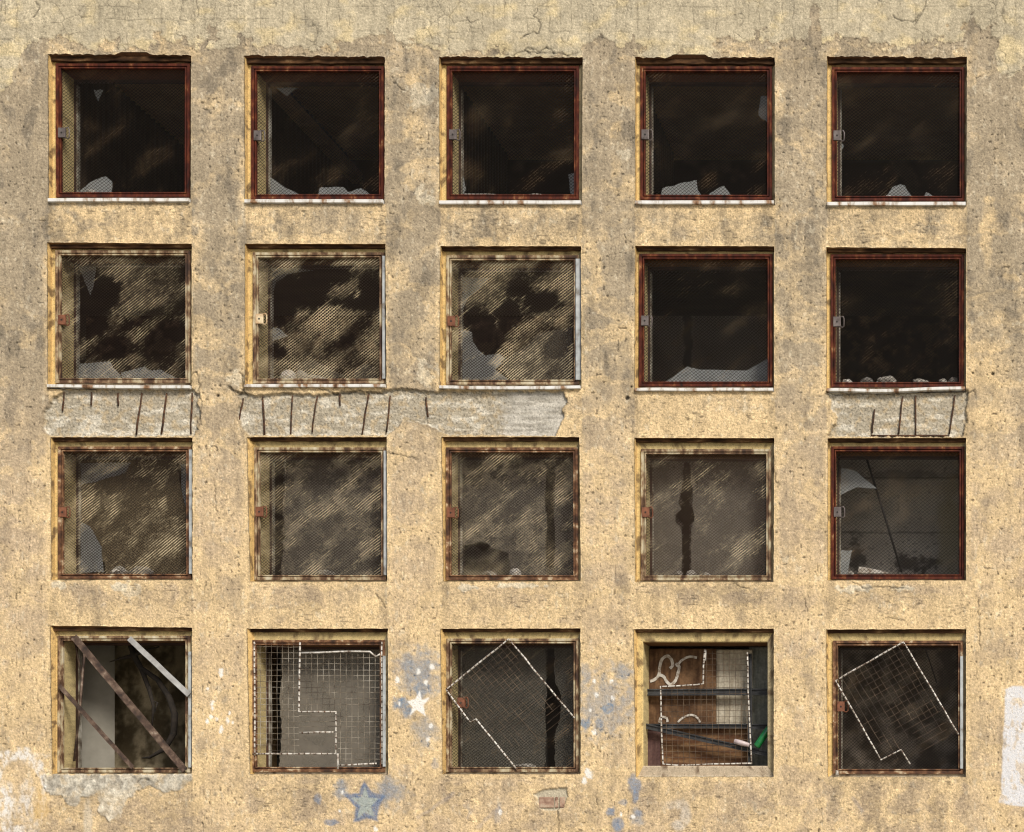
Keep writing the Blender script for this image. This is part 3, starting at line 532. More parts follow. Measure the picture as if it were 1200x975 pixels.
def build_facade():
    ul = [-420, -10] + [0] * 10 + [1212, 1500]; vl = [-160, -8] + [0] * 8 + [985, GROUND_PY]
    nu, nv = len(ul), len(vl)
    CXm = np.zeros((nv, nu)); CYm = np.zeros((nv, nu))
    for j in range(nv):
        for i in range(nu):
            r = min(max((j - 2) // 2, 0), 3); c = min(max((i - 2) // 2, 0), 4)
            bot = (j - 2) % 2 == 1 if 2 <= j < 10 else (j >= 10); rgt = (i - 2) % 2 == 1 if 2 <= i < 12 else (i >= 12)
            q = OPEN[r][c]; xy = {(0, 0): q[0:2], (0, 1): q[2:4], (1, 1): q[4:6], (1, 0): q[6:8]}[(int(bot), int(rgt))]
            CXm[j, i] = xy[0] if 2 <= i < 12 else ul[i]
            CYm[j, i] = xy[1] if 2 <= j < 10 else vl[j]
    step = 1.0
    def cells(line_mid, n):
        out = []
        for k in range(n - 1):
            w = line_mid[k + 1] - line_mid[k]
            edge_ = k == 0 or k == n - 2
            m = max(2, int(round(w / (6.0 if edge_ else step))))
            out += [(k, f / m) for f in range(m)]
        out.append((n - 2, 1.0))
        return np.array([a for a, b in out]), np.array([b for a, b in out])
    ci, fu = cells(CXm.mean(0), nu); cj, fv = cells(CYm.mean(1), nv)
    U, V = len(ci), len(cj)
    I, J = np.meshgrid(ci, cj); FU, FV = np.meshgrid(fu, fv)
    bil = lambda A: A[J, I] * (1 - FU) * (1 - FV) + A[J, I + 1] * FU * (1 - FV) + A[J + 1, I] * (1 - FU) * FV + A[J + 1, I + 1] * FU * FV
    X = bil(CXm); Y = bil(CYm)
    # ragged arrises: the sheet wanders a little, more so over the top-row heads
    amp = .55 + 1.3 * sstep(58, 62, Y) * sstep(74, 68, Y)
    n1 = fbm(X / 9, Y / 9, 3, 201); n2 = fbm(X / 9, Y / 9, 3, 203)
    Xr = X + .55 * n1; Yr = Y + amp * n2
    for (a, b, hgt) in [(138, 176, -3.2), (786, 830, -3.5), (430, 448, -1.5), (1060, 1110, 1.0)]:        # lumps broken out of the heads
        Yr = Yr + hgt * sstep(a - 2, a + 5, X) * sstep(b + 2, b - 5, X) * sstep(50, 64, Y) * sstep(80, 68, Y) * (1 + .5 * n2)
    fi = ci[:-1]; fj = cj[:-1]
    FI, FJ = np.meshgrid(fi, fj)
    isopen = (FI >= 2) & (FI < 12) & (FI % 2 == 0) & (FJ >= 2) & (FJ < 10) & (FJ % 2 == 0)
    idx = np.arange(U * V).reshape(V, U)
    quads = np.stack([idx[:-1, :-1], idx[1:, :-1], idx[1:, 1:], idx[:-1, 1:]], -1)[~isopen]
    used = np.zeros(U * V, bool); used[quads.ravel()] = True
    remap = -np.ones(U * V, np.int64); remap[used] = np.arange(used.sum())
    quads = remap[quads]
    x = Xr.ravel()[used]; y = Yr.ravel()[used]
    col, disp = paint_facade(x, y)
    co = np.stack([x * S, -disp, (GROUND_PY - y) * S], 1)
    cos, cols, qs = [co], [col], [quads]; base = len(co)
    # reveals
    for r in range(4):
        for c in range(5):
            i0 = 2 + 2 * c; j0 = 2 + 2 * r
            ua = np.where((ci == i0))[0][0]; ub = np.where((ci == i0 + 1))[0][0]; va = np.where(cj == j0)[0][0]; vb = np.where(cj == j0 + 1)[0][0]
            loop, side, frac = [], [], []
            def put(v_, u_, s_, f_): loop.append(idx[v_, u_]); side.append(s_); frac.append(f_)
            for u_ in range(ua, ub): put(va, u_, 0, (u_ - ua) / (ub - ua))
            for v_ in range(va, vb): put(v_, ub, 1, (v_ - va) / (vb - va))
            for u_ in range(ub, ua, -1): put(vb, u_, 2, (ub - u_) / (ub - ua))
            for v_ in range(vb, va, -1): put(v_, ua, 3, (vb - v_) / (vb - va))
            loop = remap[np.array(loop)]; side = np.array(side); frac = np.array(frac); n = len(loop)
            q = OPEN[r][c]
            fx0, fx1, fz0, fz1 = frame_rect(r, c, D1, 4.0 if (r, c) != (3, 3) else 1.0)
            ox0 = min(WX(max(q[0], q[6])), fx0 - .012); ox1 = max(WX(min(q[2], q[4])), fx1 + .012); oz1 = max(WZ(max(q[1], q[3])), fz1 + .01); oz0 = min(WZ(min(q[5], q[7])), fz0 - .01)
            def rect(x0, x1, z0, z1):
                xx = np.choose(side, [x0 + (x1 - x0) * frac, np.full(n, x1), x1 + (x0 - x1) * frac, np.full(n, x0)])
                zz = np.choose(side, [np.full(n, z1), z1 + (z0 - z1) * frac, np.full(n, z0), z0 + (z1 - z0) * frac])
                return xx, zz
            front = co[loop]
            lay = []
            rx, rz = rect(ox0, ox1, oz0, oz1)
            for t in (.12, .3, .5, .7, .85, 1.0):
                w = min(1, t * 1.3); lay.append((front[:, 0] * (1 - w) + rx * w, D1 * t + front[:, 1] * (1 - t), front[:, 2] * (1 - w) + rz * w, 0))
            ix, iz = rect(fx0, fx1, fz0, fz1)
            for t in (.15, .5, .85, 1.0):
                lay.append((rx * (1 - t) + ix * t, np.full(n, D1), rz * (1 - t) + iz * t, 1))
            for t in (.1, .35, .65, 1.0):
                lay.append((ix, np.full(n, D1 + (D2 + .02 - D1) * t), iz, 2))
            prev = loop.copy()
            for (lx, ly, lz, zone) in lay:
                a = np.where(side % 2 == 0, lx, lz + 31.7) / S; bq = (np.where(side % 2 == 0, lz, lx) + ly) / S + 7 * c
                n_a = fbm(a / 14, bq / 14 + r * 9, 4, 211 + c); n_b = fbm(a / 4, bq / 4, 3, 213)
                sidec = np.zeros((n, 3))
                top_c = np.array((.13, .06, .028)) if r == 0 else np.array((.22, .12, .05))  # heads a deeper brown, soffit shade put into the colour
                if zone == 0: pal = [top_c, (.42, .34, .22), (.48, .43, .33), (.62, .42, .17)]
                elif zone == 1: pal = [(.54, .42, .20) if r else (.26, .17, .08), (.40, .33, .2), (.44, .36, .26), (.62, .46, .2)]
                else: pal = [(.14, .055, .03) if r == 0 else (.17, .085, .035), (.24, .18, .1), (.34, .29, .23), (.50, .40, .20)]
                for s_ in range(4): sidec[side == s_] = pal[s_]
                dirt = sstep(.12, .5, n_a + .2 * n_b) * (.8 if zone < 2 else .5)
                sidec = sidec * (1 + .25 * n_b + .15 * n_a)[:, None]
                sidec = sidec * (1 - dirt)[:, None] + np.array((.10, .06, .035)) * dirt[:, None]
                ly2 = ly - (.0035 * n_a if zone == 1 else 0)
                k = len(np.concatenate(cos)) if False else base
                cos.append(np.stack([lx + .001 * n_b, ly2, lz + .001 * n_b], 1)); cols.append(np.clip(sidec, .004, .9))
                new = base + np.arange(n); base += n
                p2 = np.roll(prev, -1); q2 = np.roll(new, -1)
                qs.append(np.stack([prev, p2, q2, new], 1)); prev = new
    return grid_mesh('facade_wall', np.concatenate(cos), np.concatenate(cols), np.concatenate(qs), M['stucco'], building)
facade = build_facade()
tag(facade, 'ochre and grey weathered stucco wall with spalled bands and painted stars')

# ------------------------------------------------------------------ the rest of the building shell
XL, XR, ZT = WX(-420), WX(1500), WZ(-160)
def part(mb, name, mat, **kw): return keep(mb.build(name, mat, **kw), building)
mb = MB(); mb.box(XL, XL + .25, .004, 5.0, 0, ZT - .002); part(mb, 'side_wall', M['beam'])
mb = MB(); mb.box(XR - .25, XR, .004, 5.0, 0, ZT - .002); part(mb, 'side_wall', M['beam'])
mb = MB(); mb.box(XL + .25, XR - .25, 4.8, 5.0, 0, ZT - .002); part(mb, 'rear_wall', M['slab'])
mb = MB(); mb.box(XL - .1, XR + .1, -.04, 5.1, ZT, ZT + .18); part(mb, 'roof', M['roof'])
SLAB_PY = [8, 262, 485, 708, 955]
for py in SLAB_PY:
    mb = MB(); mb.box(XL + .26, XR - .26, .05, 4.78, WZ(py) - .09, WZ(py) + .09); part(mb, 'floor_slab', M['ceiling'] if py == 8 else M['slab'])
def paint_rear(row, x, y):
    """colour and relief of the room wall behind one row (photo pixel coordinates)"""
    N = x.shape[0]; big = fbm(x / 60, y / 60, 4, 301 + row); mid = fbm(x / 18, y / 18, 4, 305 + row); fine = fbm(x / 5, y / 5, 3, 307 + row)
    disp = .004 * mid
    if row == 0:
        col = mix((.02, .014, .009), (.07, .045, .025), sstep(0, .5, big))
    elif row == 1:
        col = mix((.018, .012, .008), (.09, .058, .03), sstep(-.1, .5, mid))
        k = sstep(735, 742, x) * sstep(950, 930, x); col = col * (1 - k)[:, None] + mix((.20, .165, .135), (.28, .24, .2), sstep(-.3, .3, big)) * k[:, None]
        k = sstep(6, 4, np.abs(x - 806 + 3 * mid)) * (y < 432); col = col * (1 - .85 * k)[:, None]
    else:
        base = mix((.42, .385, .335), (.54, .50, .44), sstep(-.4, .4, big))
        col = base * (1 + .12 * mid + .08 * fine)[:, None]
    def dark(k, c=(.022, .016, .012), a=.93):
        nonlocal col
        k = np.clip(k * a, 0, 1); col = col * (1 - k)[:, None] + np.array(c) * k[:, None]
    if row == 2:
        # blotched ochre damp behind the first window
        k = sstep(250, 232, x); och = mix((.09, .065, .04), (.34, .27, .16), sstep(-.35, .45, mid + .4 * big))
        g_ = np.maximum(dab(x, y, 103, 550, 52, 22, mid, .4, .3), dab(x, y, 105, 645, 18, 40, mid, .4, .3))
        och = och * (1 - .0 * k)[:, None]; col = col * (1 - k)[:, None] + och * k[:, None]
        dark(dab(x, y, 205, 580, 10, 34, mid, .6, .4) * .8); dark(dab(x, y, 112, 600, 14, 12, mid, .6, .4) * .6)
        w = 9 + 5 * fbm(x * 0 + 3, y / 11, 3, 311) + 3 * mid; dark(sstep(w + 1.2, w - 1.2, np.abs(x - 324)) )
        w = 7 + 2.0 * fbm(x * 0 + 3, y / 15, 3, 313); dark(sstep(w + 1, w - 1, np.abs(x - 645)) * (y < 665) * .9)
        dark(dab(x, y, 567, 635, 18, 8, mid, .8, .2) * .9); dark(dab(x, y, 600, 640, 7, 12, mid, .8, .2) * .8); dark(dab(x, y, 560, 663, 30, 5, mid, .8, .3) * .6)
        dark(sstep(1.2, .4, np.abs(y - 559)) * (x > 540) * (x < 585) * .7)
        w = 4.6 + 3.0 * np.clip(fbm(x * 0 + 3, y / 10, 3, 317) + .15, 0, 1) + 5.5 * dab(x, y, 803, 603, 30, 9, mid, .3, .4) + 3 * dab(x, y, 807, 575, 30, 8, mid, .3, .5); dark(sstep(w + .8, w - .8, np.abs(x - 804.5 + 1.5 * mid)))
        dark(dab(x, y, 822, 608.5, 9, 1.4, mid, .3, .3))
        # fifth window: seams of the block wall, rot at the foot, yellow light painted in on the right
        k = x > 950; seams = np.maximum(sstep(1.6, .5, np.abs(y - 560 - mid)), sstep(1.2, .4, np.abs(y - 624 - mid)))
        dark(k * seams * .75); dark(k * dab(x, y, 1060, 556, 60, 5, mid, .8, .4) * .55); dark(k * dab(x, y, 1070, 660, 26, 9, mid + fine, .9, .3) * .85); dark(k * dab(x, y, 1003, 650, 9, 22, mid + fine, .9, .3) * .8)
        dark(k * sstep(.42, .6, fine + .3 * mid) * .6)
        kk = k * dab(x, y, 1112, 620, 12, 60, mid, .4, .5) * .7; col = col * (1 - kk)[:, None] + np.array((.42, .36, .22)) * kk[:, None]
        col = col * (1 + .18 * k)[:, None]
    if row == 3:
        k = sstep(262, 250, x); br = mix((.14, .11, .065), (.52, .43, .28), sstep(-.3, .5, fbm(x / 20, y / 34, 5, 323) + .5 * mid + .2 * fine)); br = br * (1 - .5 * sstep(165, 205, x + 12 * mid))[:, None]
        col = col * (1 - k)[:, None] + br * k[:, None]
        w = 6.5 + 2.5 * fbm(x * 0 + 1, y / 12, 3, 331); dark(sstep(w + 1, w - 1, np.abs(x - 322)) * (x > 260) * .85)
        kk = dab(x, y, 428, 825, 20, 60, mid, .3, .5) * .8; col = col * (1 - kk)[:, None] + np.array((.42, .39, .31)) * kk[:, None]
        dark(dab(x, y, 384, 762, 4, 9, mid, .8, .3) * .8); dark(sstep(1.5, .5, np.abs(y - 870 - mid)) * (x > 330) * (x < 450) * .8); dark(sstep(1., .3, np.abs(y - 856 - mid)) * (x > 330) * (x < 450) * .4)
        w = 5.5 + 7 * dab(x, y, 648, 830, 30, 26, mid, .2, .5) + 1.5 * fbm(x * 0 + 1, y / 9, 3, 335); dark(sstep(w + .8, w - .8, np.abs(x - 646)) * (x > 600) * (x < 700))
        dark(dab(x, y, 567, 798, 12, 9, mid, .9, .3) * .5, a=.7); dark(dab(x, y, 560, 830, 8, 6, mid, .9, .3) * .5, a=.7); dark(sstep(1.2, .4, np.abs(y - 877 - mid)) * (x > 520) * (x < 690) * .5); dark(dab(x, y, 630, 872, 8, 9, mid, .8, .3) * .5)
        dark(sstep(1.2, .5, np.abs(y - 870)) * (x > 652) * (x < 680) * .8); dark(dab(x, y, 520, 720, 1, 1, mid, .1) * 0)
        k = sstep(950, 958, x); dk = mix((.12, .095, .07), (.46, .39, .31), sstep(-.35, .5, fbm(x / 22, y / 22, 5, 341))); col = col * (1 - k)[:, None] + dk * k[:, None]
    return np.clip(col, .003, .9), disp
REAR = [(0, 3.1, 8, 262, -60, 1300), (1, 2.3, 262, 485, -60, 1300), (2, 1.15, 485, 708, -60, 1300), (3, 1.15, 708, 955, -60, 1300)]
for row, d, ya, yb, xa, xb in REAR:
    nx, ny = 680, 150
    lx = np.linspace(xa * S, xb * S, nx); lz = np.linspace(WZ(yb) + .092, WZ(ya) - .092, ny)
    GX, GZ = np.meshgrid(lx, lz); f = (DIST + d) / DIST
    px = CX + (GX / S - CX) / f; py = CY - ((GZ - (GROUND_PY - CY) * S) / S) / f
    col, disp = paint_rear(row, px.ravel(), py.ravel())
    co = np.stack([GX.ravel(), d - disp, GZ.ravel()], 1)
    ii = np.arange(nx * ny).reshape(ny, nx)
    qd = np.stack([ii[:-1, :-1], ii[:-1, 1:], ii[1:, 1:], ii[1:, :-1]], -1).reshape(-1, 4)
    grid_mesh('room_wall', co, col, qd, M['inner'], building)
# cross walls: ribbed boarding behind the top row, plain partitions elsewhere
for px in (40, 256, 480, 713):
    mb = MB(); x = WX(px); mb.box(x - .03, x + .03, .1, 3.0, WZ(262) + .1, WZ(8) - .1)
    for k in range(26): yy = .36 + k * .1; mb.box(x + .03, x + .055, yy, yy + .035, WZ(262) + .1, WZ(8) - .1)
    part(mb, 'ribbed_partition', M['slab'])
for px in (256,):
    mb = MB(); mb.box(WX(px) + .075, WX(px) + .19, .35, 3.0, WZ(58), WZ(44)); part(mb, 'ceiling_beam', M['beam'])
for px in (30, 938): 
    mb = MB(); mb.box(WX(px) - .05, WX(px) + .05, .1, 1.14, WZ(955) + .1, WZ(708) - .1); part(mb, 'partition', M['slab'])
for px in (256, 715):
    mb = MB(); mb.box(WX(px) - .05, WX(px) + .05, .1, 1.13, WZ(955) + .1, WZ(708) - .1); part(mb, 'partition', M['beam'])
# pale rounded pier inside the barred window
mb = MB(); a = P(58, 950, .62); n = 14
prof = [(a.x + (P(124, 900, .62).x - a.x) * (k / n), .62 + .16 * (k / n) ** 3) for k in range(n + 1)]
vs = [(p[0], p[1], z) for z in (WZ(955) + .1, WZ(708) - .1) for p in prof]
mb.add(vs, [(k, k + 1, n + 2 + k, n + 1 + k) for k in range(n)]); 
M['pale_pier'] = noise_mat('pale_limewash', [(0.3, (.22, .205, .17)), (0.7, (.30, .28, .235))], scale=5, rough=.95)
part(mb, 'pier', M['pale_pier'], smooth=True)

# rebars bared by the spalling
for (x0, y0, x1, y1) in [(74, 459, 72.5, 481), (106, 459, 106, 474), (137, 460, 137.5, 475), (165, 460, 158.5, 509), (194, 460, 188, 508), (224.5, 460, 222.5, 508), (284, 466, 278.6, 495), (307, 464, 309, 511), (342, 463, 340, 511), (371, 463, 364.5, 506), (397.5, 461, 397.5, 475), (431, 461, 423, 509), (457, 463, 451.5, 506), (498, 465, 500.5, 488), (1024.5, 479, 1021.5, 507), (1058, 464, 1052.5, 508), (1073, 463, 1073, 509.5), (1119, 463, 1112.5, 508), (1020, 510, 1112, 510)]:
    pts = [Vector((WX(x0 + (x1 - x0) * t + random.uniform(-.5, .5)), .017 + random.uniform(-.002, .002), WZ(y0 + (y1 - y0) * t))) for t in (0, .25, .5, .75, 1)]
    mb = MB(); mb.tube(pts, [random.uniform(.0062, .0098) for _ in pts], 7); part(mb, 'rebar', M['rebar'], smooth=True)
# the bared brick (set in the hole in the render)
mb = MB(); z0, z1 = WZ(947), WZ(933.5)
for (a, b) in ((631.5, 648.5), (650, 653.5), (655.5, 661.5)): mb.box(WX(a), WX(b), .0075, .05, z0 + .004, z1 - .004)
bevel(part(mb, 'bared_brick', M['brick']), .004)

# ------------------------------------------------------------------ windows
def ring(mb, rect, prof, mi=0):
    """sweep (inset, depth) profile round a rectangle"""
    x0, x1, z0, z1 = rect; rows = []
    for (i, d) in prof: rows.append([(x0 + i, d, z1 - i), (x1 - i, d, z1 - i), (x1 - i, d, z0 + i), (x0 + i, d, z0 + i)])
    n = len(prof); vs = [v for rr in rows for v in rr]
    fs = [(k * 4 + e, k * 4 + (e + 1) % 4, (k + 1) * 4 + (e + 1) % 4, (k + 1) * 4 + e) for k in range(n - 1) for e in range(4)]
    mb.add(vs, fs, mi)
REFLECTION_GAPS = {(1, 0): [(290, 440, 70, 150), (380, 330, 60, 60), (420, 640, 90, 50), (700, 560, 60, 60)], (1, 1): [(310, 340, 115, 105), (470, 250, 140, 60), (420, 360, 90, 80), (250, 470, 60, 70), (640, 400, 110, 35), (720, 350, 50, 90), (240, 650, 50, 40)],
 (1, 2): [(350, 570, 95, 105), (290, 480, 80, 60), (470, 450, 60, 60), (520, 335, 55, 40), (640, 380, 90, 50), (720, 620, 50, 60), (300, 740, 90, 60)],
 (2, 0): [(740, 380, 40, 120), (280, 680, 60, 90), (430, 330, 90, 50)]}
def reflection_gap(r, c, X_, Z_):  # dark gaps in the reflection mottling painted on the wires
    f = (DIST + .076) / DIST; px = CX + (X_ / S - CX) / f; py = CY - ((Z_ - (GROUND_PY - CY) * S) / S) / f
    zx = (px - X0[c]) / K; zy = (py - Y0[r]) / K; v = 0
    w = mnoise.noise(Vector((zx * .018, zy * .018, r + c))) * .45 + mnoise.noise(Vector((zx * .06, zy * .06, r + c + 9))) * .25
    for (a, b, ra, rb) in REFLECTION_GAPS.get((r, c), ()): v = max(v, min(1, max(0, (1.12 + w - math.hypot((zx - a) / ra, (zy - b) / rb)) * 3)))
    return v
def screen(name, rect, depth, mats, pitch, r, win, ang=39, seed=0, wob=1.2):
    x0, x1, z0, z1 = rect; mb = MB()
    for li, sg in enumerate((1, -1)):
        a = math.radians(ang) * sg; dx, dz = math.cos(a), math.sin(a); nx, nz_ = -dz, dx
        cxm, czm = (x0 + x1) / 2, (z0 + z1) / 2
        half = (abs((x1 - x0) * nx) + abs((z1 - z0) * nz_)) / 2
        k = -half + pitch * .5
        while k < half:
            ox, oz = cxm + nx * k, czm + nz_ * k
            ts = []
            t0 = max(min((x0 - ox) / dx, (x1 - ox) / dx), min((z0 - oz) / dz, (z1 - oz) / dz)); t1 = min(max((x0 - ox) / dx, (x1 - ox) / dx), max((z0 - oz) / dz, (z1 - oz) / dz))
            if t1 - t0 > .012:
                m = max(2, int((t1 - t0) / .09)); ring_ = []
                for q in range(m + 1):
                    t = t0 + (t1 - t0) * q / m; X_, Z_ = ox + dx * t, oz + dz * t
                    w = wob * S * mnoise.noise(Vector((X_ * 4.5 + seed * 7, Z_ * 4.5, li * 5.0)))
                    y = depth + (0.006 if li else 0) + .003 * mnoise.noise(Vector((X_ * 2, Z_ * 2, seed)))
                    X_ += nx * w; Z_ += nz_ * w
                    rr = r * (1 if li == 0 else .8)
                    ring_ += [(X_ + nx * rr, y, Z_ + nz_ * rr), (X_ - nx * rr, y, Z_ - nz_ * rr), (X_, y + rr * 1.4, Z_)]
                fs = [(3 * q + e, 3 * q + (e + 1) % 3, 3 * q + 3 + (e + 1) % 3, 3 * q + 3 + e) for q in range(m) for e in range(3)]
                mb.v += ring_ and [Vector(v) for v in ring_]; kk = len(mb.v) - len(ring_)
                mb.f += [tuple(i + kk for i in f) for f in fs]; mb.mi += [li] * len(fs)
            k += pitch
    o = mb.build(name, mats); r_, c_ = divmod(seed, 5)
    at = o.data.attributes.new('reflection_gap', 'FLOAT', 'POINT'); at.data.foreach_set('value', [reflection_gap(r_, c_, v.x, v.z) for v in mb.v] if (r_, c_) in REFLECTION_GAPS else [0.0] * len(mb.v))
    return o
SHARDS = {
 (0, 0): [[(222, 838), (250, 800), (300, 765), (375, 738), (405, 770), (403, 838)], [(310, 288), (358, 290), (332, 348)]],
 (0, 1): [[(190, 850), (205, 742), (290, 800), (400, 857), (300, 858)], [(448, 855), (465, 795), (590, 795), (610, 820), (680, 800), (750, 855)], [(236, 278), (350, 280), (295, 322)]],
 (0, 2): [[(780, 730), (812, 718), (816, 842), (795, 842)], [(224, 740), (236, 742), (250, 805), (226, 840)]],
 (0, 3): [[(235, 845), (250, 800), (300, 790), (370, 768), (428, 758), (432, 810), (460, 845)], [(485, 840), (530, 805), (570, 788), (608, 842)], [(760, 320), (797, 320), (797, 460), (748, 420)]],
 (0, 4): [[(385, 848), (425, 795), (465, 780), (490, 785), (500, 810), (530, 848)], [(140, 552), (174, 580), (140, 620)], [(585, 848), (600, 820), (655, 848)]],
 (1, 0): [[(218, 800), (240, 715), (395, 702), (410, 735), (445, 770), (458, 802)], [(462, 802), (452, 760), (575, 728), (600, 750), (660, 745), (775, 802)], [(232, 212), (318, 212), (310, 300), (292, 358), (262, 290)]],
 (1, 1): [[(200, 205), (430, 230), (300, 250), (235, 290), (205, 400)], [(640, 800), (650, 740), (700, 712), (750, 730), (760, 800)], [(200, 520), (250, 530), (300, 570), (210, 600)], [(330, 720), (420, 690), (520, 740), (600, 780), (500, 800), (380, 800)]],
 (1, 2): [[(220, 538), (280, 550), (285, 600), (320, 650), (350, 672), (420, 660), (455, 690), (400, 745), (490, 812), (220, 812)], [(222, 265), (375, 270), (330, 310), (255, 380), (224, 450)], [(430, 700), (540, 640), (620, 560), (800, 520), (800, 812), (500, 812), (440, 750)]],
 (1, 3): [[(230, 832), (380, 728), (440, 745), (690, 750), (796, 688), (796, 832)]],
 (1, 4): [[(330, 825), (350, 795), (390, 780), (410, 825)]],
 (2, 0): [[(226, 235), (505, 232), (470, 285), (350, 320), (228, 352)], [(222, 528), (290, 562), (350, 670), (362, 800), (222, 800)], [(760, 238), (797, 238), (797, 500), (765, 370)]],
 (2, 4): [[(140, 255), (236, 275), (345, 365), (240, 358), (142, 405)], [(140, 686), (215, 686), (190, 812), (140, 812)]],
 
}
PANES = {
 (2, 0): [[(190, 180), (640, 180), (720, 180), (745, 250), (765, 380), (800, 520), (810, 820), (380, 820), (350, 690), (290, 590), (190, 560)]],
 (2, 1): [[(286, 180), (810, 180), (810, 820), (262, 820), (268, 740), (285, 640), (278, 520), (272, 505), (288, 400)]],
 (2, 2): [[(190, 180), (660, 180), (664, 320), (655, 420), (668, 520), (660, 660), (664, 820), (480, 820), (470, 700), (400, 680), (330, 640), (250, 660), (190, 650)], [(708, 180), (830, 180), (830, 820), (706, 820), (712, 640), (704, 470), (716, 330)]],
 (2, 3): [[(140, 180), (352, 180), (356, 330), (340, 400), (332, 440), (348, 470), (318, 495), (318, 545), (345, 565), (352, 660), (346, 820), (140, 820)], [(398, 180), (820, 180), (820, 820), (400, 820), (398, 640), (402, 560), (418, 510), (402, 450), (410, 380), (396, 330)]],
 (3, 1): [[(262, 190), (820, 190), (820, 820), (252, 820), (266, 640), (256, 480), (268, 330)]],
 (3, 2): [[(190, 190), (660, 190), (664, 330), (668, 420), (660, 520), (666, 640), (658, 820), (190, 820)], [(708, 190), (840, 190), (840, 820), (708, 820), (712, 640), (738, 560), (742, 440), (712, 380), (706, 300)]],
}
MESHSET = {}
for r in range(4):
    for c in range(5):
        if r == 0 or (r, c) in ((1, 4),): MESHSET[(r, c)] = ('mesh_dark', 3.8, .0021)
        elif (r, c) == (1, 3): MESHSET[(r, c)] = ('mesh_dark', 3.8, .0022)
        elif (r, c) == (2, 4): MESHSET[(r, c)] = ('mesh_dark', 4.0, .0018)
        elif (r, c) == (1, 0): MESHSET[(r, c)] = ('mesh_patchy', 3.4, .0028)
        elif r == 1: MESHSET[(r, c)] = ('mesh_pale', 3.4, .0031)
        elif (r, c) == (2, 0): MESHSET[(r, c)] = ('mesh_patchy', 3.4, .0029)
        elif (r, c) == (2, 3): MESHSET[(r, c)] = ('mesh_half', 3.5, .0024)
        elif r == 2: MESHSET[(r, c)] = ('mesh_patchy', 3.4, .0028)
        elif (r, c) in ((3, 2), (3, 4)): MESHSET[(r, c)] = ('mesh_dark', 3.6, .0020)
ROWN = ['top', 'second', 'third', 'bottom']; COLN = ['leftmost', 'second from left', 'middle', 'second from right', 'rightmost']
WLAB = {}
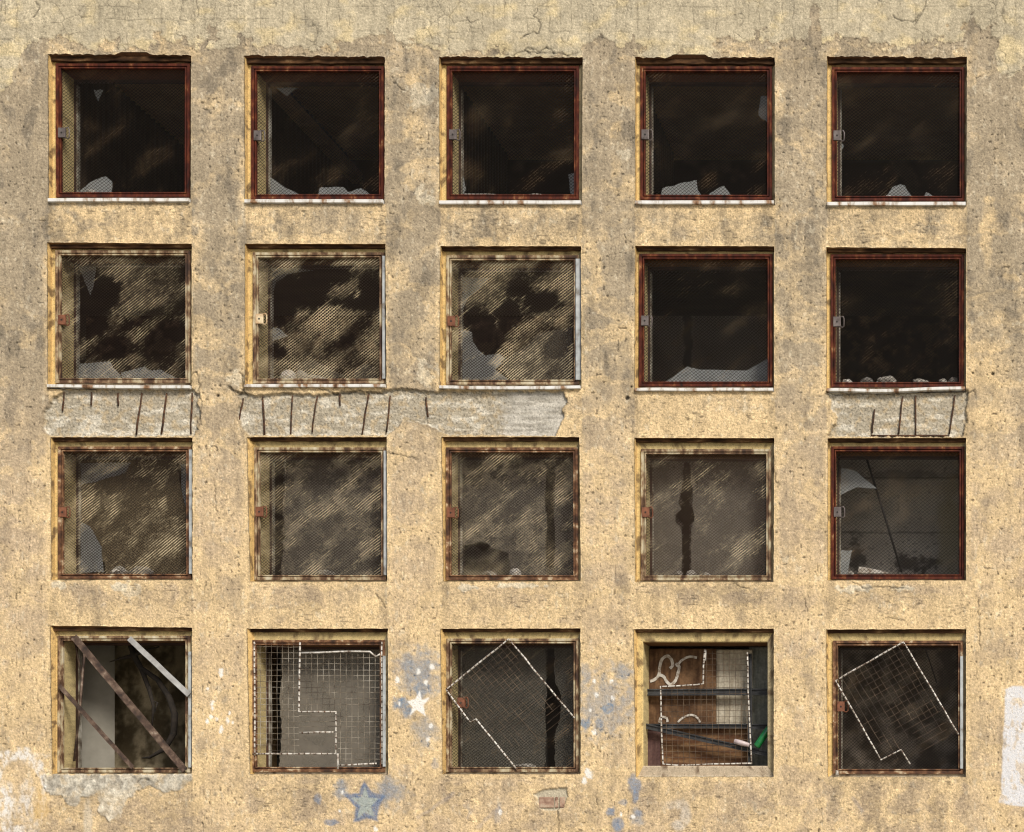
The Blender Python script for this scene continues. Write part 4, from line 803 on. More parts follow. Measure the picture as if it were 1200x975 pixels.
for r in range(4):
    for c in range(5):
        w = empty('window', (0, 0, 0)); x0, x1, z0, z1 = frame_rect(r, c); w.location = ((x0 + x1) / 2, D1, z0)
        keep(w, building)
        state = {0: 'dark maroon framed window with rusty wire screen and broken glass', 1: 'window with patchy pale wire screen over smashed glass', 2: 'window with worn frame and screen over grey room wall', 3: 'window with cream plaster edge'}[r]
        if (r, c) in REDW: state = 'dark maroon framed window with rusty wire screen and broken glass'
        if (r, c) == (3, 0): state = 'open window hole without glass or screen'
        if (r, c) == (3, 1): state = 'window with cut welded wire grid'
        if (r, c) == (3, 3): state = 'frameless window hole closed by boards and rails'
        tag(w, f'{state}, {ROWN[r]} row, {COLN[c]}')
        def wp(mb, name, mat, smooth=False, bev=0, label=None):
            o = mb.build(name, mat, None, smooth)
            o.parent = w; o.matrix_parent_inverse.translation = -Vector((w.location.x, w.location.y, w.location.z))
            if bev: bevel(o, bev)
            if label: o['label'] = label
            return o
        red = (r, c) in REDW
        fm = M['red'] if red else (M['rusty'] if (r, c) in ((2, 0), (2, 2), (3, 4), (3, 1)) else M['worn'])
        p = S
        if (r, c) != (3, 3):
            mb = MB(); ring(mb, (x0, x1, z0, z1), [(-.002, .088), (-.002, .052), (0, .050), (2.6 * p, .050), (3.0 * p, .053), (3.1 * p, .066), (3.9 * p, .066), (4.0 * p, .054), (4.3 * p, .052), (5.4 * p, .052), (5.6 * p, .056), (5.6 * p, .084), (-.002, .088)])
            # frames are never quite straight
            for v in mb.v:
                v.x += .004 * mnoise.noise(Vector((v.x * 1.3, r, v.z * 1.3))); v.z += .004 * mnoise.noise(Vector((v.x * 1.3, r + 9, v.z * 1.3)))
            wp(mb, 'frame', fm)
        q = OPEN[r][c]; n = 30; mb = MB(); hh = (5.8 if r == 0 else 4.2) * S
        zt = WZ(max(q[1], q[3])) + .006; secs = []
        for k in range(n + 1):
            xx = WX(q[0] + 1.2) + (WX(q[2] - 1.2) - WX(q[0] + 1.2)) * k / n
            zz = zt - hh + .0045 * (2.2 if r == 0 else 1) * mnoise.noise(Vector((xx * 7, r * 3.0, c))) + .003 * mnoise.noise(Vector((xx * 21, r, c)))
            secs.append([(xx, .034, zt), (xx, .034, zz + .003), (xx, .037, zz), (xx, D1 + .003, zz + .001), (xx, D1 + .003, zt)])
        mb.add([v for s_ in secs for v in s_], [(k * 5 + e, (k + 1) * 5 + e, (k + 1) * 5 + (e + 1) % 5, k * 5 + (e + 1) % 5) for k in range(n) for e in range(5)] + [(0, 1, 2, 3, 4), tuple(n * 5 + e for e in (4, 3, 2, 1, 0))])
        wp(mb, 'head_shade_strip', M['head_shade'])  # added strip, its brown stands in for the soffit shade
        # inner glazing frame
        ii = frame_rect(r, c, D1, 4.0)
        if (r, c) != (3, 3):
            for nm, mt, segs in (('glazing_bar', M['sash'], 'L'), ('glazing_frame', M['sash_dark'], 'O')):
                mb = MB()
                if segs == 'O': ring(mb, ii, [(.0015, .345), (.0015, .292), (2.6 * p, .292), (2.8 * p, .297), (2.8 * p, .335), (.0015, .345)])
                else: mb.box(ii[0] + 2.8 * p + .001, ii[0] + 4.4 * p, .294, .338, ii[2] + 2.8 * p + .001, ii[3] - 2.8 * p - .03)
                wp(mb, nm, mt)
        # glass still held in the glazing frame
        for poly in SHARDS.get((r, c), []):
            mb = MB(); pts = []
            pix = [Z(r, c, *q) for q in poly]
            n = len(pix)
            for k in range(n):
                a, b = pix[k], pix[(k + 1) % n]
                pts.append(P(a[0], a[1], .315))
                L_ = math.hypot(b[0] - a[0], b[1] - a[1])
                if L_ > 9:
                    for t in (.33, .66):
                        pts.append(P(a[0] + (b[0] - a[0]) * t + random.uniform(-.7, .7), a[1] + (b[1] - a[1]) * t + random.uniform(-.7, .7), .315))
            # keep the sheet within the opening
            for q in pts: q.x = min(max(q.x, ii[0] + .004), ii[1] - .004); q.z = min(max(q.z, ii[2] + .004), ii[3] - .004)
            mb.prism(pts, .005); wp(mb, 'glass_shard', M['glass_dim'] if (r, c) in ((1, 2), (1, 1), (2, 1)) and poly[0][0] > 300 else M['glass'])
        for poly in PANES.get((r, c), []):
            mb = MB(); pix = [Z(r, c, *q) for q in poly]; pts = []; n = len(pix)
            for k in range(n):
                a, b = pix[k], pix[(k + 1) % n]; pts.append(P(a[0], a[1], .318))
                L_ = math.hypot(b[0] - a[0], b[1] - a[1]); m_ = int(L_ / 4)
                for t in range(1, m_):
                    t /= m_; pts.append(P(a[0] + (b[0] - a[0]) * t + random.uniform(-.9, .9), a[1] + (b[1] - a[1]) * t + random.uniform(-.9, .9), .318))
            for q in pts: q.x = min(max(q.x, ii[0] + .004), ii[1] - .004); q.z = min(max(q.z, ii[2] + .004), ii[3] - .004)
            mb.prism(pts, .004); wp(mb, 'glass_pane', M['film_tan'] if (r, c) == (2, 0) else (M['film_thin'] if (r, c) == (3, 2) else M['film']))
        # wire screen
        if (r, c) in MESHSET:
            mt, pitch, rad = MESHSET[(r, c)]
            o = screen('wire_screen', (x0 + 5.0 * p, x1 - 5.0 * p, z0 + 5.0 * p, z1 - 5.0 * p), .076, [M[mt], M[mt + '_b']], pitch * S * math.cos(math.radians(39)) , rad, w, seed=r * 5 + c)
            o.parent = w; o.matrix_parent_inverse.translation = -Vector(w.location)
        # sheet-metal sill
        q = OPEN[r][c]
        if r < 2:
            xa, xb = WX(q[6] + .8), WX(q[4] - 1.0); zb = WZ(q[5]); mb = MB(); n = 24
            hgt = [4.0, 3.5][r] * S
            secs = []
            for k in range(n + 1):
                t = k / n; xx = xa + (xb - xa) * t; dz = .003 * mnoise.noise(Vector((xx * 3, r, 0)))
                if (r, c) == (1, 4): dz += -.016 * math.exp(-((t - .42) / .25) ** 2) + .014 * t
                if (r, c) == (1, 0): dz += .012 * (1 - t) - .006 * math.sin(t * 3.1)
                if (r, c) == (1, 2): dz += -.008 * math.sin(t * 3.14)
                zz = zb + dz
                secs.append([(xx, D1 + .004, zz + hgt + .006), (xx, -.022, zz + hgt), (xx, -.026, zz + hgt - .004), (xx, -.026, zz + .002), (xx, -.022, zz), (xx, D1 + .004, zz + .002)])
            vs = [v for s_ in secs for v in s_]
            fs = [(k * 6 + e, (k + 1) * 6 + e, (k + 1) * 6 + (e + 1) % 6, k * 6 + (e + 1) % 6) for k in range(n) for e in range(6)] + [(0, 1, 2, 3, 4, 5), tuple(n * 6 + e for e in (5, 4, 3, 2, 1, 0))]
            mb.add(vs, fs); wp(mb, 'sill', M['sill'])
        # lock plate on the left stile with its wire staple
        if (r, c) not in ((3, 0), (3, 1), (3, 3)):
            zx, zy = {(0, 0): (143, 510), (0, 1): (140, 525), (0, 2): (180, 520), (0, 3): (160, 520), (0, 4): (138, 525), (1, 0): (143, 485), (1, 1): (150, 480), (1, 2): (172, 492), (1, 3): (158, 490), (1, 4): (137, 495), (2, 0): (147, 487), (2, 1): (150, 485), (2, 2): (170, 490), (2, 3): (162, 488), (2, 4): (140, 487), (3, 2): (222, 480), (3, 4): (158, 500)}[(r, c)]
            px, py = Z(r, c, zx, zy); a = P(px, py, .044); mb = MB()
            lm = M['lock_pale'] if (r, c) == (1, 1) else (M['lock_rust'] if r == 1 and c in (0, 2) or r >= 2 and c != 4 or (r, c) == (3, 4) else M['lock'])
            hw, hh = 4.6 * S, 5.8 * S
            dpt = .022 if (r, c) != (3, 2) else .05
            mb.box(a.x - hw, a.x + hw * .9, a.y, a.y + dpt, a.z - hh, a.z + hh)
            lk = wp(mb, 'lock_plate', lm, bev=.003)
            mb = MB(); mb.tube([Vector((a.x - .002, a.y - .0015, a.z - .002)), Vector((a.x - .002, a.y + .004, a.z - .002))], .009, 8); kh = mb.build('keyhole', M['black'])
            kh.parent = w; kh.matrix_parent_inverse.translation = -Vector(w.location)
            mb = MB(); mb.tube([Vector((a.x + hw * .7, a.y + .012, a.z + hh)), Vector((a.x + hw * 1.5, a.y + .012, a.z + hh * 1.1)), Vector((a.x + hw * 1.75, a.y + .012, a.z + hh * .6)), Vector((a.x + hw * 1.75, a.y + .012, a.z - hh * .8)), Vector((a.x + hw * 1.4, a.y + .012, a.z - hh * 1.1)), Vector((a.x + hw * .6, a.y + .012, a.z - hh))], .006, 6)
            wp(mb, 'staple', lm, smooth=True)
        # blue-grey cover strip on the right-hand side
        if (r, c) in ((1, 2), (1, 1), (2, 1), (2, 0), (3, 0), (3, 1), (3, 4)):
            L_, R_, T_, B_ = FRAME[r][c]; wd = {(1, 2): 6.0}.get((r, c), 3.4)
            a = P(R_ - wd * .35 - 2, T_ + (3 if r < 3 else 18), .035); b = P(R_ - wd * .35 - 2 + wd, B_ - 6, .035)
            mb = MB(); mb.box(a.x, b.x, .036, .0495, b.z, a.z); wp(mb, 'cover_strip', M['zinc'], bev=.003)

# ------------------------------------------------------------------ loose things lying on the inner ledges
def stone(px, py, w, h, r, c, mat, label, d=.17, group='rubble lumps on the window ledges'):
    """px,py: foot centre; w,h size in photo pixels"""
    i0 = frame_rect(r, c, D1, 4.0); zf = i0[2]
    bm = bmesh.new(); bmesh.ops.create_icosphere(bm, subdivisions=3, radius=.5); sd = random.uniform(0, 99)
    for v in bm.verts:
        n_ = v.co.normalized(); k = 1 + .30 * mnoise.noise(n_ * 1.6 + Vector((sd, 0, 0))) + .14 * mnoise.noise(n_ * 4 + Vector((0, sd, 0)))
        # knock flat facets off so it reads as a broken lump
        v.co = n_ * .5 * k
        for a in range(4):
            t = random.Random(int(sd * 100) + a); fn = Vector((t.uniform(-1, 1), t.uniform(-1, 1), t.uniform(-.6, 1))).normalized()
            e = v.co.dot(fn) - .36
            if e > 0: v.co -= fn * e * .9
        v.co.x *= w * S * 1.05; v.co.y *= min(w * S, .13); v.co.z *= h * S * 1.15
    zmin = min(v.co.z for v in bm.verts)
    zs = sorted(v.co.z for v in bm.verts)[len(bm.verts) // 12]
    for v in bm.verts: v.co.z = max(v.co.z, zs) - zs
    me = bpy.data.meshes.new('rubble_lump'); bm.to_mesh(me); bm.free(); me.materials.append(M[mat])
    o = bpy.data.objects.new('rubble_lump', me); COL.objects.link(o)
    a = P(px, py, d); o.location = (min(max(a.x, i0[0] + w * S * .5), i0[1] - w * S * .5), d, zf + .001)
    return tag(o, label, 'rubble', group)
def st(r, c, zx, zy, w, h, mat, label, **kw):
    px, py = Z(r, c, zx, zy); return stone(px, py, w, h + 2.8, r, c, mat, label, **kw)
W_ = lambda r, c: f'{ROWN[r]}-row window, {COLN[c]}'
st(0, 0, 298, 835, 12, 5, 'stone', 'small pale crumb in front of the shard, top left corner window', d=.13)
st(0, 0, 680, 838, 14, 3, 'stone', 'low grey crumb at the right end of the top left corner window ledge')
st(0, 2, 320, 842, 50, 3.5, 'stone', 'long flat crust of plaster along the left ledge of the top middle window', d=.14)
st(0, 2, 610, 842, 30, 4, 'stone', 'smaller ragged plaster crust on the right ledge of the top middle window')
st(0, 4, 405, 842, 9, 4, 'stone_white', 'white triangular crumb on the ledge of the top right corner window', d=.13)
st(1, 0, 268, 802, 9, 5, 'stone', 'leftmost of three pinkish lumps under the glass of the second-row left window', d=.14)
st(1, 0, 368, 802, 12, 5, 'stone', 'middle of three pinkish lumps under the glass of the second-row left window', d=.14)
st(1, 0, 503, 802, 14, 6.5, 'stone', 'largest and rightmost of three pinkish lumps in the second-row left window', d=.14)
st(1, 1, 300, 800, 17, 14, 'stone_white', 'big whitish chunk standing on the ledge of the second-row second window')
st(1, 1, 372, 802, 15, 13, 'stone', 'tan lump beside the whitish chunk in the second-row second window', d=.2)
st(1, 1, 440, 802, 30, 6, 'stone', 'low spread of tan crumbs in the middle of the second-row second window ledge', d=.15)
st(1, 4, 188, 842, 11, 5, 'stone_white', 'white lump lying on the bent sill end of the second-row rightmost window', d=.13)
st(1, 4, 292, 822, 16, 10, 'stone_dark', 'dark grey pointed chunk in the second-row rightmost window', d=.18)
st(1, 4, 395, 822, 22, 9, 'stone', 'broad grey slab of rubble in the second-row rightmost window', d=.16)
st(1, 4, 568, 822, 18, 6, 'stone', 'row of small crumbs right of the middle of the second-row rightmost window', d=.15)
st(1, 4, 690, 822, 10, 6, 'stone', 'small light lump near the right end of the second-row rightmost window ledge', d=.14)
st(1, 4, 738, 822, 14, 9, 'stone_dark', 'grey lump in the right corner of the second-row rightmost window', d=.18)
st(2, 0, 442, 795, 22, 8, 'stone', 'rounded lilac grey stone in the third-row leftmost window', d=.14)
st(2, 0, 548, 798, 28, 11, 'stone_dark', 'larger dark lump behind the lilac grey stone in the third-row leftmost window', d=.2)
st(2, 1, 490, 798, 24, 7, 'stone', 'pale scrap on the ledge of the third-row second window', d=.15)
st(2, 2, 368, 800, 17, 6, 'stone', 'flatter left lump on the ledge of the third-row middle window', d=.15)
st(2, 2, 510, 798, 13, 9, 'stone_white', 'round whitish right lump on the ledge of the third-row middle window', d=.15)
st(2, 3, 335, 810, 10, 5, 'stone', 'left lump below the dark strip in the third-row fourth window', d=.14)
st(2, 3, 402, 810, 12, 7, 'stone', 'tallest lump below the dark strip in the third-row fourth window', d=.14)
st(2, 3, 480, 810, 10, 4, 'stone', 'right lump beside the thin cable in the third-row fourth window', d=.14)
st(2, 4, 208, 812, 8, 5, 'stone', 'small grey lump left of the splinter in the third-row rightmost window', d=.14)
st(3, 2, 555, 800, 26, 3, 'stone', 'thin scatter of crumbs on the ledge of the bottom middle window', d=.15)

def rod(name, pts, r, mat, label, cat, group=None, n=7):
    mb = MB(); mb.tube(pts, r, n); o = mb.build(name, M[mat], None, True)
    return tag(o, label, cat, group)
# third row: a leaning pole and a splintered batten, hanging cables
pz = lambda r, c, a, b, d: P(*Z(r, c, a, b), d)
rod('pole', [pz(2, 4, 286, 196, .42), pz(2, 4, 375, 480, .40), pz(2, 4, 472, 800, .36)], .011, 'black', 'thin black pole leaning across the third-row rightmost window', 'pole')
mb = MB(); mb.prism([pz(2, 4, 245, 805, .2), pz(2, 4, 250, 770, .2), pz(2, 4, 300, 778, .2), pz(2, 4, 360, 790, .2), pz(2, 4, 410, 806, .2)], .03); tag(mb.build('splinter', M['chalk']), 'pale wood splinter lying on the ledge of the third-row rightmost window', 'splinter')
rod('cable', [pz(2, 3, 425, 190, .7), pz(2, 3, 428, 330, .7), pz(2, 3, 436, 480, .71), pz(2, 3, 434, 640, .7), pz(2, 3, 428, 815, .7)], .006, 'black', 'thin black cable hanging straight down beside the dark strip, third-row fourth window', 'cable', 'black cables inside the windows')
rod('cable', [pz(2, 3, 690, 185, .5), pz(2, 3, 730, 225, .5), pz(2, 3, 765, 280, .48), pz(2, 3, 800, 345, .46)], .009, 'black', 'black cable curving through the upper right corner of the third-row fourth window', 'cable', 'black cables inside the windows')
rod('cable', [pz(3, 2, 330, 400, .6), pz(3, 2, 480, 520, .6), pz(3, 2, 560, 600, .6), pz(3, 2, 655, 690, .6)], .014, 'bark', 'thick dark cable sloping behind the screen of the bottom middle window', 'cable', 'black cables inside the windows')
rod('cable', [pz(3, 2, 690, 235, .6), pz(3, 2, 760, 290, .6), pz(3, 2, 820, 345, .6)], .006, 'black', 'short thin cable at the upper right behind the bottom middle window screen', 'cable', 'black cables inside the windows')
rod('cable', [pz(3, 4, 590, 190, .5), pz(3, 4, 620, 270, .5), pz(3, 4, 655, 380, .5)], .007, 'black', 'short black cable hanging behind the screen of the bottom right window', 'cable', 'black cables inside the windows')

# bottom-left window: bars jammed across, rods, twigs
ANG = [(-.017, 0), (.017, 0), (.017, .006), (-.010, .006), (-.010, .034), (-.017, .034)]
def barthing(name, a, b, prof, mat, label, group):
    mb = MB(); mb.bar(a, b, prof, seg=8, wob=.0015); return tag(mb.build(name, M[mat]), label, 'bar', group)
G = 'metal bars jammed across the bottom left window'
barthing('angle_iron', pz(3, 0, 205, 138, .012), pz(3, 0, 782, 832, .012), [(a * 1.85, b * 1.2) for a, b in ANG], 'iron', 'long brown angle iron running corner to corner across the bottom left window', G)
barthing('flat_bar', pz(3, 0, 492, 146, .014), pz(3, 0, 803, 440, .012), rectprof(.048, .012), 'galv', 'short pale grey flat bar across the upper right of the bottom left window', G)
barthing('angle_iron', pz(3, 0, 130, 392, .012), pz(3, 0, 512, 818, .012), [(a * 1.15, b) for a, b in ANG], 'iron', 'thinner dark angle iron across the lower left of the bottom left window', G)
rod('rod', [pz(3, 0, 262, 215, .15), pz(3, 0, 240, 480, .15), pz(3, 0, 208, 785, .15)], .011, 'iron', 'rusty upright rod leaning left inside the bottom left window', 'rod', 'rusty rods in the bottom left window')
rod('rod', [pz(3, 0, 212, 165, .2), pz(3, 0, 228, 250, .2), pz(3, 0, 248, 345, .2), pz(3, 0, 232, 540, .2)], .008, 'iron', 'thinner bent rod crossing the upright rod in the bottom left window', 'rod', 'rusty rods in the bottom left window')
tw = empty('dry_branch', pz(3, 0, 650, 780, .45), 'black dry branches curving inside the right half of the bottom left window', 'branch')
for name, pts, rr in (('stem', [(500, 180), (520, 240), (560, 310), (600, 420), (620, 500), (612, 600)], [.024, .03, .026, .02, .014, .008]), ('twig', [(390, 270), (450, 250), (510, 238), (560, 215), (650, 190)], [.003, .012, .022, .016, .006]),
                      ('twig', [(555, 300), (640, 360), (700, 450), (730, 540), (725, 640), (680, 720), (600, 765), (560, 768)], [.022, .026, .03, .032, .03, .024, .014, .004]), ('twig', [(600, 395), (610, 470), (640, 480), (625, 530)], [.012, .013, .010, .006])):
    mb = MB(); mb.tube([pz(3, 0, a, b, .45 + .03 * math.sin(i)) for i, (a, b) in enumerate(pts)], rr, 8); keep(mb.build(name, M['bark'], None, True), tw)

# ------------------------------------------------------------------ wire grid panels
def panel(label, rims, wires, origin, rim_r=.0095, rim_mat='rim', wire_mat_='wire_pale', wire_r=.0021):
    t = empty('wire_grid_panel', origin, label, 'wire panel', 'cut welded wire panels in the bottom windows')
    for pts in rims:
        # rod with short welded stubs crossing it
        bent = []
        for a, b in zip(pts[:-1], pts[1:]):
            m_ = max(1, int((b - a).length / .12))
            for k in range(m_): q = a.lerp(b, k / m_); bent.append(q + (Vector((mnoise.noise(q * 5), .4 * mnoise.noise(q * 3 + Vector((9, 0, 0))), mnoise.noise(q * 5 + Vector((0, 0, 7))))) * .006 if k else Vector()))
        bent.append(pts[-1])
        mb = MB(); mb.tube(bent, rim_r, 7); keep(mb.build('rim_rod', M[rim_mat], None, True), t)
    mb = MB()
    for pts in wires: mb.tube(pts, wire_r, 4, caps=False)
    keep(mb.build('wire_grid', M[wire_mat_], None, True), t)
    return t
def stubs(poly, depth, gap=6.4, ln=1.9):
    """dark wraps where cross wires are welded round a rim rod (pixel polyline)"""
    out = []
    for (ax, ay), (bx, by) in zip(poly[:-1], poly[1:]):
        L_ = math.hypot(bx - ax, by - ay); ux, uy = (bx - ax) / L_, (by - ay) / L_; t = gap * .5
        while t < L_:
            cx, cy = ax + ux * t, ay + uy * t
            out.append([P(cx - uy * ln, cy + ux * ln, depth - .010), P(cx + uy * ln, cy - ux * ln, depth - .010)]); t += gap
    return out
def add_stubs(t, polys, depth, **kw):
    for poly in polys:
        mb = MB(); path = [P(a, b, depth - .0085) for a, b in poly]
        for s_ in stubs(poly, depth, **kw): mb.tube(s_, .0042, 5)
        src = [ch for ch in t.children if ch.name.startswith('rim_rod') and (ch.data.vertices[0].co - P(*poly[0], depth)).length < .03]
        if src:                                            # the wraps belong to the rod they are welded to
            me = src[0].data; k = len(me.vertices); allv = [v.co.copy() for v in me.vertices] + mb.v
            allf = [tuple(p.vertices) for p in me.polygons]; nf = len(allf); allf += [tuple(i + k for i in f) for f in mb.f]
            nm = bpy.data.meshes.new('rim_rod'); nm.from_pydata([tuple(v) for v in allv], [], allf); nm.materials.append(me.materials[0]); nm.materials.append(M['rebar'])
            nm.polygons.foreach_set('material_index', [0] * nf + [1] * len(mb.f)); nm.polygons.foreach_set('use_smooth', [True] * len(allf)); nm.update(); src[0].data = nm
# tilted panels (middle and right)
def tilted(r, c, A, B, Cc, Dd, extra, depth, label, dens):
    """A top, B left, C along B side bottom, D along A side bottom (crop coords)"""
    q = lambda a: Z(r, c, *a)
    a, b, cc, dd = q(A), q(B), q(Cc), q(Dd)
    rimsP = [[dd, a, b] + [q(e) for e in extra]]
    wires = []
    ux, uy = (b[0] - a[0]), (b[1] - a[1]); Lu = math.hypot(ux, uy); ux /= Lu; uy /= Lu
    vx, vy = (dd[0] - a[0]), (dd[1] - a[1]); Lv = math.hypot(vx, vy); vx /= Lv; vy /= Lv
    gap = dens; k = gap
    while k < Lu - 1:                                    # wires running down the panel
        ln = Lv * random.uniform(.55, 1.0)
        p0 = (a[0] + ux * k, a[1] + uy * k); segs = 6
        wires.append([P(p0[0] + vx * ln * s_ / segs + random.uniform(-.35, .35), p0[1] + vy * ln * s_ / segs + random.uniform(-.35, .35), depth + .004) for s_ in range(segs + 1)]); k += gap
    k = gap
    while k < Lv - 2:
        l0 = Lu * (random.uniform(.0, .1)); l1 = Lu * (random.uniform(.65, 1) if k < Lv * .75 else random.uniform(.3, .6)); p0 = (a[0] + vx * k, a[1] + vy * k); segs = 5
        wires.append([P(p0[0] + ux * (l0 + (l1 - l0) * s_ / segs) + random.uniform(-.3, .3), p0[1] + uy * (l0 + (l1 - l0) * s_ / segs) + random.uniform(-.3, .3), depth + .007) for s_ in range(segs + 1)]); k += gap
    o = P(*cc, depth)
    t = panel(label, [[P(x, y, depth) for x, y in pl] for pl in rimsP], wires, o, rim_r=.0082, wire_mat_='wire_dark', wire_r=.0019)
    add_stubs(t, rimsP, depth, gap=6.0, ln=1.0)
    return t
tilted(3, 2, (470, 150), (145, 412), (510, 825), (812, 560), [(270, 582), (300, 565), (512, 826)], .03, 'tilted diamond-hung wire grid panel with a small notch, in front of the bottom middle window', 7.0)
tilted(3, 4, (482, 166), (130, 366), (515, 800), (768, 645), [(365, 778), (470, 725), (516, 800)], .03, 'tilted wire grid panel with a stepped lower edge, in front of the bottom right window', 7.6)
# upright cut panel
r, c, dp = 3, 1, .055
q = lambda a, b: Z(3, 1, a, b)
R1 = [[q(125, 165), q(127, 755)], [q(362, 168), q(358, 400), q(355, 528), q(548, 528), q(548, 745), q(108, 746)], [q(360, 638), q(535, 634)], [q(370, 222), q(560, 216), q(725, 216), q(755, 242), q(778, 228)], [q(787, 165), q(788, 800)], [q(557, 745), q(559, 825)], [q(556, 806), q(760, 797)]]
wires = []
def gw(x0, y0, x1, y1, d=.06):
    n = 5; A = q(x0, y0); B = q(x1, y1)
    wires.append([P(A[0] + (B[0] - A[0]) * k / n + random.uniform(-.3, .3), A[1] + (B[1] - A[1]) * k / n + random.uniform(-.3, .3), d) for k in range(n + 1)])
for k, x in enumerate(range(155, 350, 29)): gw(x, 165, x + 2, 745)
for k, y in enumerate(range(190, 740, 30)): gw(126, y, 358 if y < 520 else 356, y + 2, .063)
for y in range(550, 790, 28): gw(356 if y < 640 else 560, y, 786, y + random.uniform(-2, 2), .063)
for x in range(392, 786, 30): gw(x, 225, x + random.uniform(-2, 2), 520 if x < 545 else 790)
for y in range(250, 520, 30): gw(364, y, 786, y + random.uniform(-3, 3), .063)
t = panel('upright welded wire grid with a stepped cut-out and white rods, in the bottom second window', [[P(x, y, dp) for x, y in pl] for pl in R1], wires, P(*q(125, 800), dp), rim_r=.0088)
add_stubs(t, [R1[0], R1[1], R1[2], R1[4], R1[6]], dp, gap=6.7, ln=1.0)

# ------------------------------------------------------------------ boarded window
def board(name, corners, d, th, cols, label, grainx=True, nx=60, ny=60, seed=0, tagc='board', group=None, vert=True):
    """rectangular board as a dense block with wood-stain colours"""
    (ax, ay), (bx, by) = corners
    A = P(ax, ay, d); B = P(bx, by, d)
    lx = np.linspace(A.x, B.x, nx); lz = np.linspace(B.z, A.z, ny); GX, GZ = np.meshgrid(lx, lz)
    u = GX.ravel() / S; v = GZ.ravel() / S
    g1 = fbm(u / 4, v / 40, 4, seed) if vert else fbm(u / 40, v / 4, 4, seed); g2 = fbm(u / 22, v / 22, 4, seed + 3)
    col = mix(cols[0], cols[1], sstep(-.45, .45, g1 * .7 + g2 * .7)); stn = sstep(.2, .6, g2 + .3 * g1)
    col = col * (1 - .5 * stn)[:, None] + np.array(cols[2]) * (.5 * stn)[:, None]
    co = np.stack([GX.ravel(), np.full(GX.size, d) + .002 * g1, GZ.ravel()], 1)
    ii = np.arange(nx * ny).reshape(ny, nx); qd = np.stack([ii[:-1, :-1], ii[:-1, 1:], ii[1:, 1:], ii[1:, :-1]], -1).reshape(-1, 4)
    o = grid_mesh(name, co, np.clip(col, .004, .9), qd, M['wood'], None)
    md = o.modifiers.new('thickness', 'SOLIDIFY'); md.thickness = th; md.offset = -1
    return tag(o, label, tagc, group)
b4 = lambda a, b: Z(3, 3, a, b)
GB = 'boards closing the bottom fourth window'
bd = board('wooden_board', (b4(150, 200), b4(528, 602)), .34, .02, [(.075, .038, .019), (.17, .095, .048), (.04, .024, .015)], 'upper reddish brown board with a white scrawl behind the bottom fourth window', seed=401, group=GB)
board('wooden_board', (b4(236, 612), b4(702, 815)), .33, .02, [(.10, .045, .022), (.22, .125, .06), (.10, .04, .019)], 'lower orange brown board with water stains behind the bottom fourth window', seed=411, group=GB, vert=False)
board('cardboard_sheet', (b4(529, 205), b4(716, 602)), .36, .012, [(.36, .31, .23), (.52, .47, .37), (.30, .26, .19)], 'pale grey beige sheet right of the scrawled board in the bottom fourth window', seed=421, group=GB)
board('fibre_sheet', (b4(700, 190), b4(815, 835)), .42, .012, [(.17, .18, .16), (.27, .28, .24), (.14, .13, .1)], 'dull grey green sheet at the right behind the bottle, bottom fourth window', seed=431, group=GB)
board('steel_plate', (b4(150, 606), b4(238, 835)), .29, .01, [(.085, .045, .042), (.12, .07, .062), (.06, .03, .028)], 'plum brown plate in the lower left of the bottom fourth window', seed=441, group=GB)
def scrawl(pts, w, name, parent, d):
    mb = MB(); P_ = [Vector(b4(*p) + (0,)) for p in pts]; vs = []; fine_pts = []
    for k in range(len(P_) - 1):
        p0, p1, p2, p3 = P_[max(k - 1, 0)], P_[k], P_[k + 1], P_[min(k + 2, len(P_) - 1)]
        for s_ in range(6):
            t = s_ / 6; fine_pts.append(.5 * ((2 * p1) + (p2 - p0) * t + (2 * p0 - 5 * p1 + 4 * p2 - p3) * t * t + (3 * p1 - p0 - 3 * p2 + p3) * t ** 3))
    fine_pts.append(P_[-1])
    for k, p in enumerate(fine_pts):
        tn = (fine_pts[min(k + 1, len(fine_pts) - 1)] - fine_pts[max(k - 1, 0)]).normalized(); nn = Vector((-tn.y, tn.x, 0)); ww = w * K * (.5 + .1 * mnoise.noise(Vector((k * .4, w, 0))))
        for sg in (1, -1): vs.append(P(p.x + nn.x * ww * sg, p.y + nn.y * ww * sg, d))
    mb.add(vs, [(2 * k, 2 * k + 1, 2 * k + 3, 2 * k + 2) for k in range(len(fine_pts) - 1)])
    o = mb.build(name, M['chalk']); o.parent = parent; return o
sz = lambda q: [(88.6 + a * .7728, 110.8 + b * .7728) for a, b in q]
for i, (pts, w) in enumerate([(sz([(125, 335), (160, 320), (184, 290), (190, 240), (205, 188), (240, 165), (268, 188), (276, 228), (258, 248)]), 15), (sz([(178, 288), (215, 302), (238, 338), (265, 356), (294, 332), (310, 290), (320, 238), (298, 214)]), 15), (sz([(302, 236), (340, 192), (390, 170), (440, 176)]), 12),
                              (sz([(310, 610), (350, 577), (400, 560), (440, 577), (462, 612)]), 10), (sz([(186, 612), (200, 577), (234, 580), (242, 608)]), 12)]):
    scrawl(pts, w, 'white_scrawl', bd, .333 - i * .0006)
GR = 'dark steel rails across the bottom fourth window'
def rail(a, b, d, w, mat, label, name='steel_rail', prof=None):
    mb = MB(); mb.bar(pz(3, 3, *a, d), pz(3, 3, *b, d), prof or [(-w / 2, 0), (-w / 2 + .012, 0), (-w / 2 + .016, .012), (w / 2 - .016, .012), (w / 2 - .012, 0), (w / 2, 0), (w / 2, .03), (-w / 2, .03)], seg=6, wob=.001)
    return tag(mb.build(name, M[mat]), label, 'rail', GR)
rail((148, 426), (800, 424), .26, .062, 'steel', 'upper level dark steel rail across the boarded bottom fourth window')
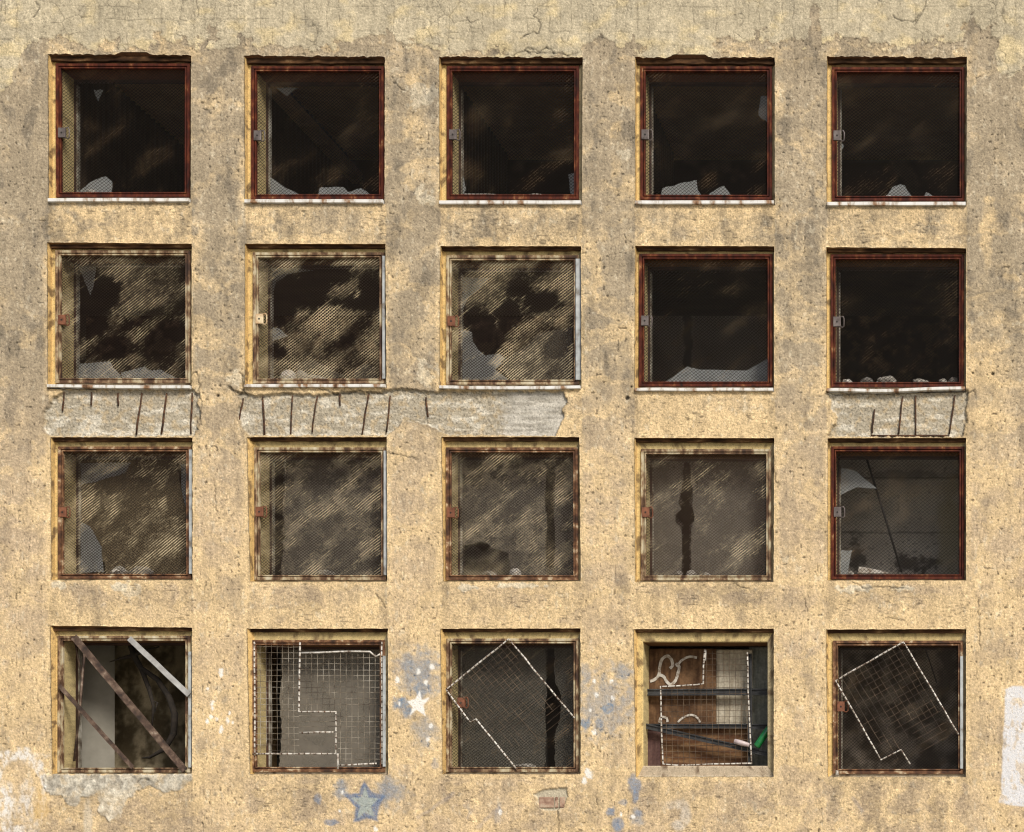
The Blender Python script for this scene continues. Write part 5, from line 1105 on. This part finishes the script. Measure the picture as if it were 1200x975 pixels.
rail((148, 602), (800, 604), .27, .046, 'steel', 'lower level dark steel rail across the boarded bottom fourth window')
rail((146, 598), (803, 748), .20, .050, 'steel', 'slanting dark steel rail dropping to the right in the bottom fourth window')
rail((702, 225), (704, 800), .235, .036, 'steel', 'upright steel rail at the right of the boarded bottom fourth window')
# cut grid in front of the boards
R2 = [[b4(470, 205), b4(462, 290), b4(462, 382), b4(420, 388), b4(290, 396), b4(240, 396), b4(243, 560), b4(252, 800), b4(320, 806), b4(500, 800), b4(712, 796)], [b4(690, 218), b4(694, 420), b4(712, 800)], [b4(472, 262), b4(474, 206)]]
wires = []
def gw4(x0, y0, x1, y1, d):
    A = b4(x0, y0); B = b4(x1, y1); n = 4
    wires.append([P(A[0] + (B[0] - A[0]) * k / n + random.uniform(-.3, .3), A[1] + (B[1] - A[1]) * k / n + random.uniform(-.3, .3), d) for k in range(n + 1)])
for x in range(268, 690, 30): gw4(x, 398 if x < 462 else 215, x + 3, 800, .166)
for y in range(225, 800, 30): gw4(466 if y < 390 else 242, y, 700, y - 3, .170)
t = panel('cut wire grid standing in front of the brown boards in the bottom fourth window', [[P(x, y, .16) for x, y in pl] for pl in R2], wires, P(*b4(252, 806), .16), rim_r=.0078, wire_r=.0020, wire_mat_='wire_dark')
add_stubs(t, [R2[0], R2[1]], .16, gap=6.6, ln=1.0)
# bottle and tube lying on the slanting rail
def lathe(name, a, b, prof, mat, label, cat, n=18):
    a = Vector(a); b = Vector(b); t = (b - a); L_ = t.length; t.normalize(); u = t.cross(Vector((0, 1, 0))).normalized(); v = u.cross(t)
    mb = MB(); vs = [a + t * (L_ * k) + (u * math.cos(2 * math.pi * i / n) + v * math.sin(2 * math.pi * i / n)) * r_ for k, r_ in prof for i in range(n)]
    m_ = len(prof); fs = [(j * n + i, j * n + (i + 1) % n, (j + 1) * n + (i + 1) % n, (j + 1) * n + i) for j in range(m_ - 1) for i in range(n)] + [tuple(range(n))[::-1], tuple((m_ - 1) * n + i for i in range(n))]
    mb.add(vs, fs); return tag(mb.build(name, M[mat], None, True), label, cat)
lathe('bottle', pz(3, 3, 735, 712, .175), pz(3, 3, 850, 545, .2), [(0, .012), (.015, .030), (.05, .034), (.55, .034), (.68, .026), (.78, .014), (.95, .013), (1, .014)], 'bottle', 'green glass bottle leaning in the right corner of the bottom fourth window', 'bottle')
lathe('paper_tube', pz(3, 3, 622, 680, .17), pz(3, 3, 702, 702, .17), [(0, .018), (.02, .024), (.5, .026), (.97, .020), (1, .014)], 'tin', 'small pinkish white tube lying on the slanting rail, bottom fourth window', 'tube')
# chips on the ledge of the bottom row
mb = MB(); a = P(981, 906, .03); 
lathe('bolt', P(981, 909, .02), P(981, 902.5, .02), [(0, .010), (.1, .016), (.9, .016), (1, .01)], 'rim', 'small white peg standing in the lower left corner of the bottom right window', 'peg', n=10)

# ------------------------------------------------------------------ ground, camera, light
mb = MB(); g = 400; n = 40
vs = [(-g + 2 * g * i / n, -g + 2 * g * j / n, 0) for j in range(n + 1) for i in range(n + 1)]
mb.add(vs, [(j * (n + 1) + i, j * (n + 1) + i + 1, (j + 1) * (n + 1) + i + 1, (j + 1) * (n + 1) + i) for j in range(n) for i in range(n)])
tag(mb.build('ground', M['ground']), 'bare gravel ground in front of the building', None, None, 'structure')

cam = bpy.data.cameras.new('camera'); co_ = bpy.data.objects.new('camera', cam); COL.objects.link(co_)
co_.location = (CX * S, -DIST, (GROUND_PY - CY) * S); co_.rotation_euler = (math.pi / 2, 0, 0)
cam.sensor_width = 36; cam.sensor_fit = 'HORIZONTAL'; cam.lens = 36 * DIST / (1200 * S)
cam.shift_x = (600 - CX) / 1200; cam.shift_y = (CY - 487.5) / 1200
cam.clip_end = 2000; SC.camera = co_

EL, AZ = math.radians(41), math.radians(35)       # sun height, and how far right of the wall's normal it stands
wd = bpy.data.worlds.new('World'); SC.world = wd; wd.use_nodes = True; nt = wd.node_tree
sky = nt.nodes.new('ShaderNodeTexSky'); sky.sky_type = 'NISHITA'; sky.sun_disc = False
sky.sun_elevation = EL; sky.sun_rotation = math.pi - AZ; sky.dust_density = 3.0; sky.air_density = 1.0; sky.ozone_density = 0.6
bg = nt.nodes['Background']; bg.inputs['Strength'].default_value = .07; nt.links.new(sky.outputs[0], bg.inputs['Color'])
sd = bpy.data.lights.new('sun', 'SUN'); sd.energy = 2.5; sd.angle = math.radians(16); sd.color = (1, .95, .86)
so = bpy.data.objects.new('sun', sd); COL.objects.link(so); so.location = (8, -10, 12)
dirv = Vector((math.sin(AZ) * math.cos(EL), -math.cos(AZ) * math.cos(EL), math.sin(EL)))
so.rotation_euler = dirv.to_track_quat('Z', 'Y').to_euler()
SC.view_settings.view_transform = 'Standard'; SC.view_settings.look = 'None'; SC.view_settings.gamma = 1; SC.view_settings.exposure = 0.55
SC.cycles.max_bounces = 6; SC.cycles.transparent_max_bounces = 12
SC.cycles.use_denoising = True
SC.render.film_transparent = False
SC.cycles.filter_width = 1.2
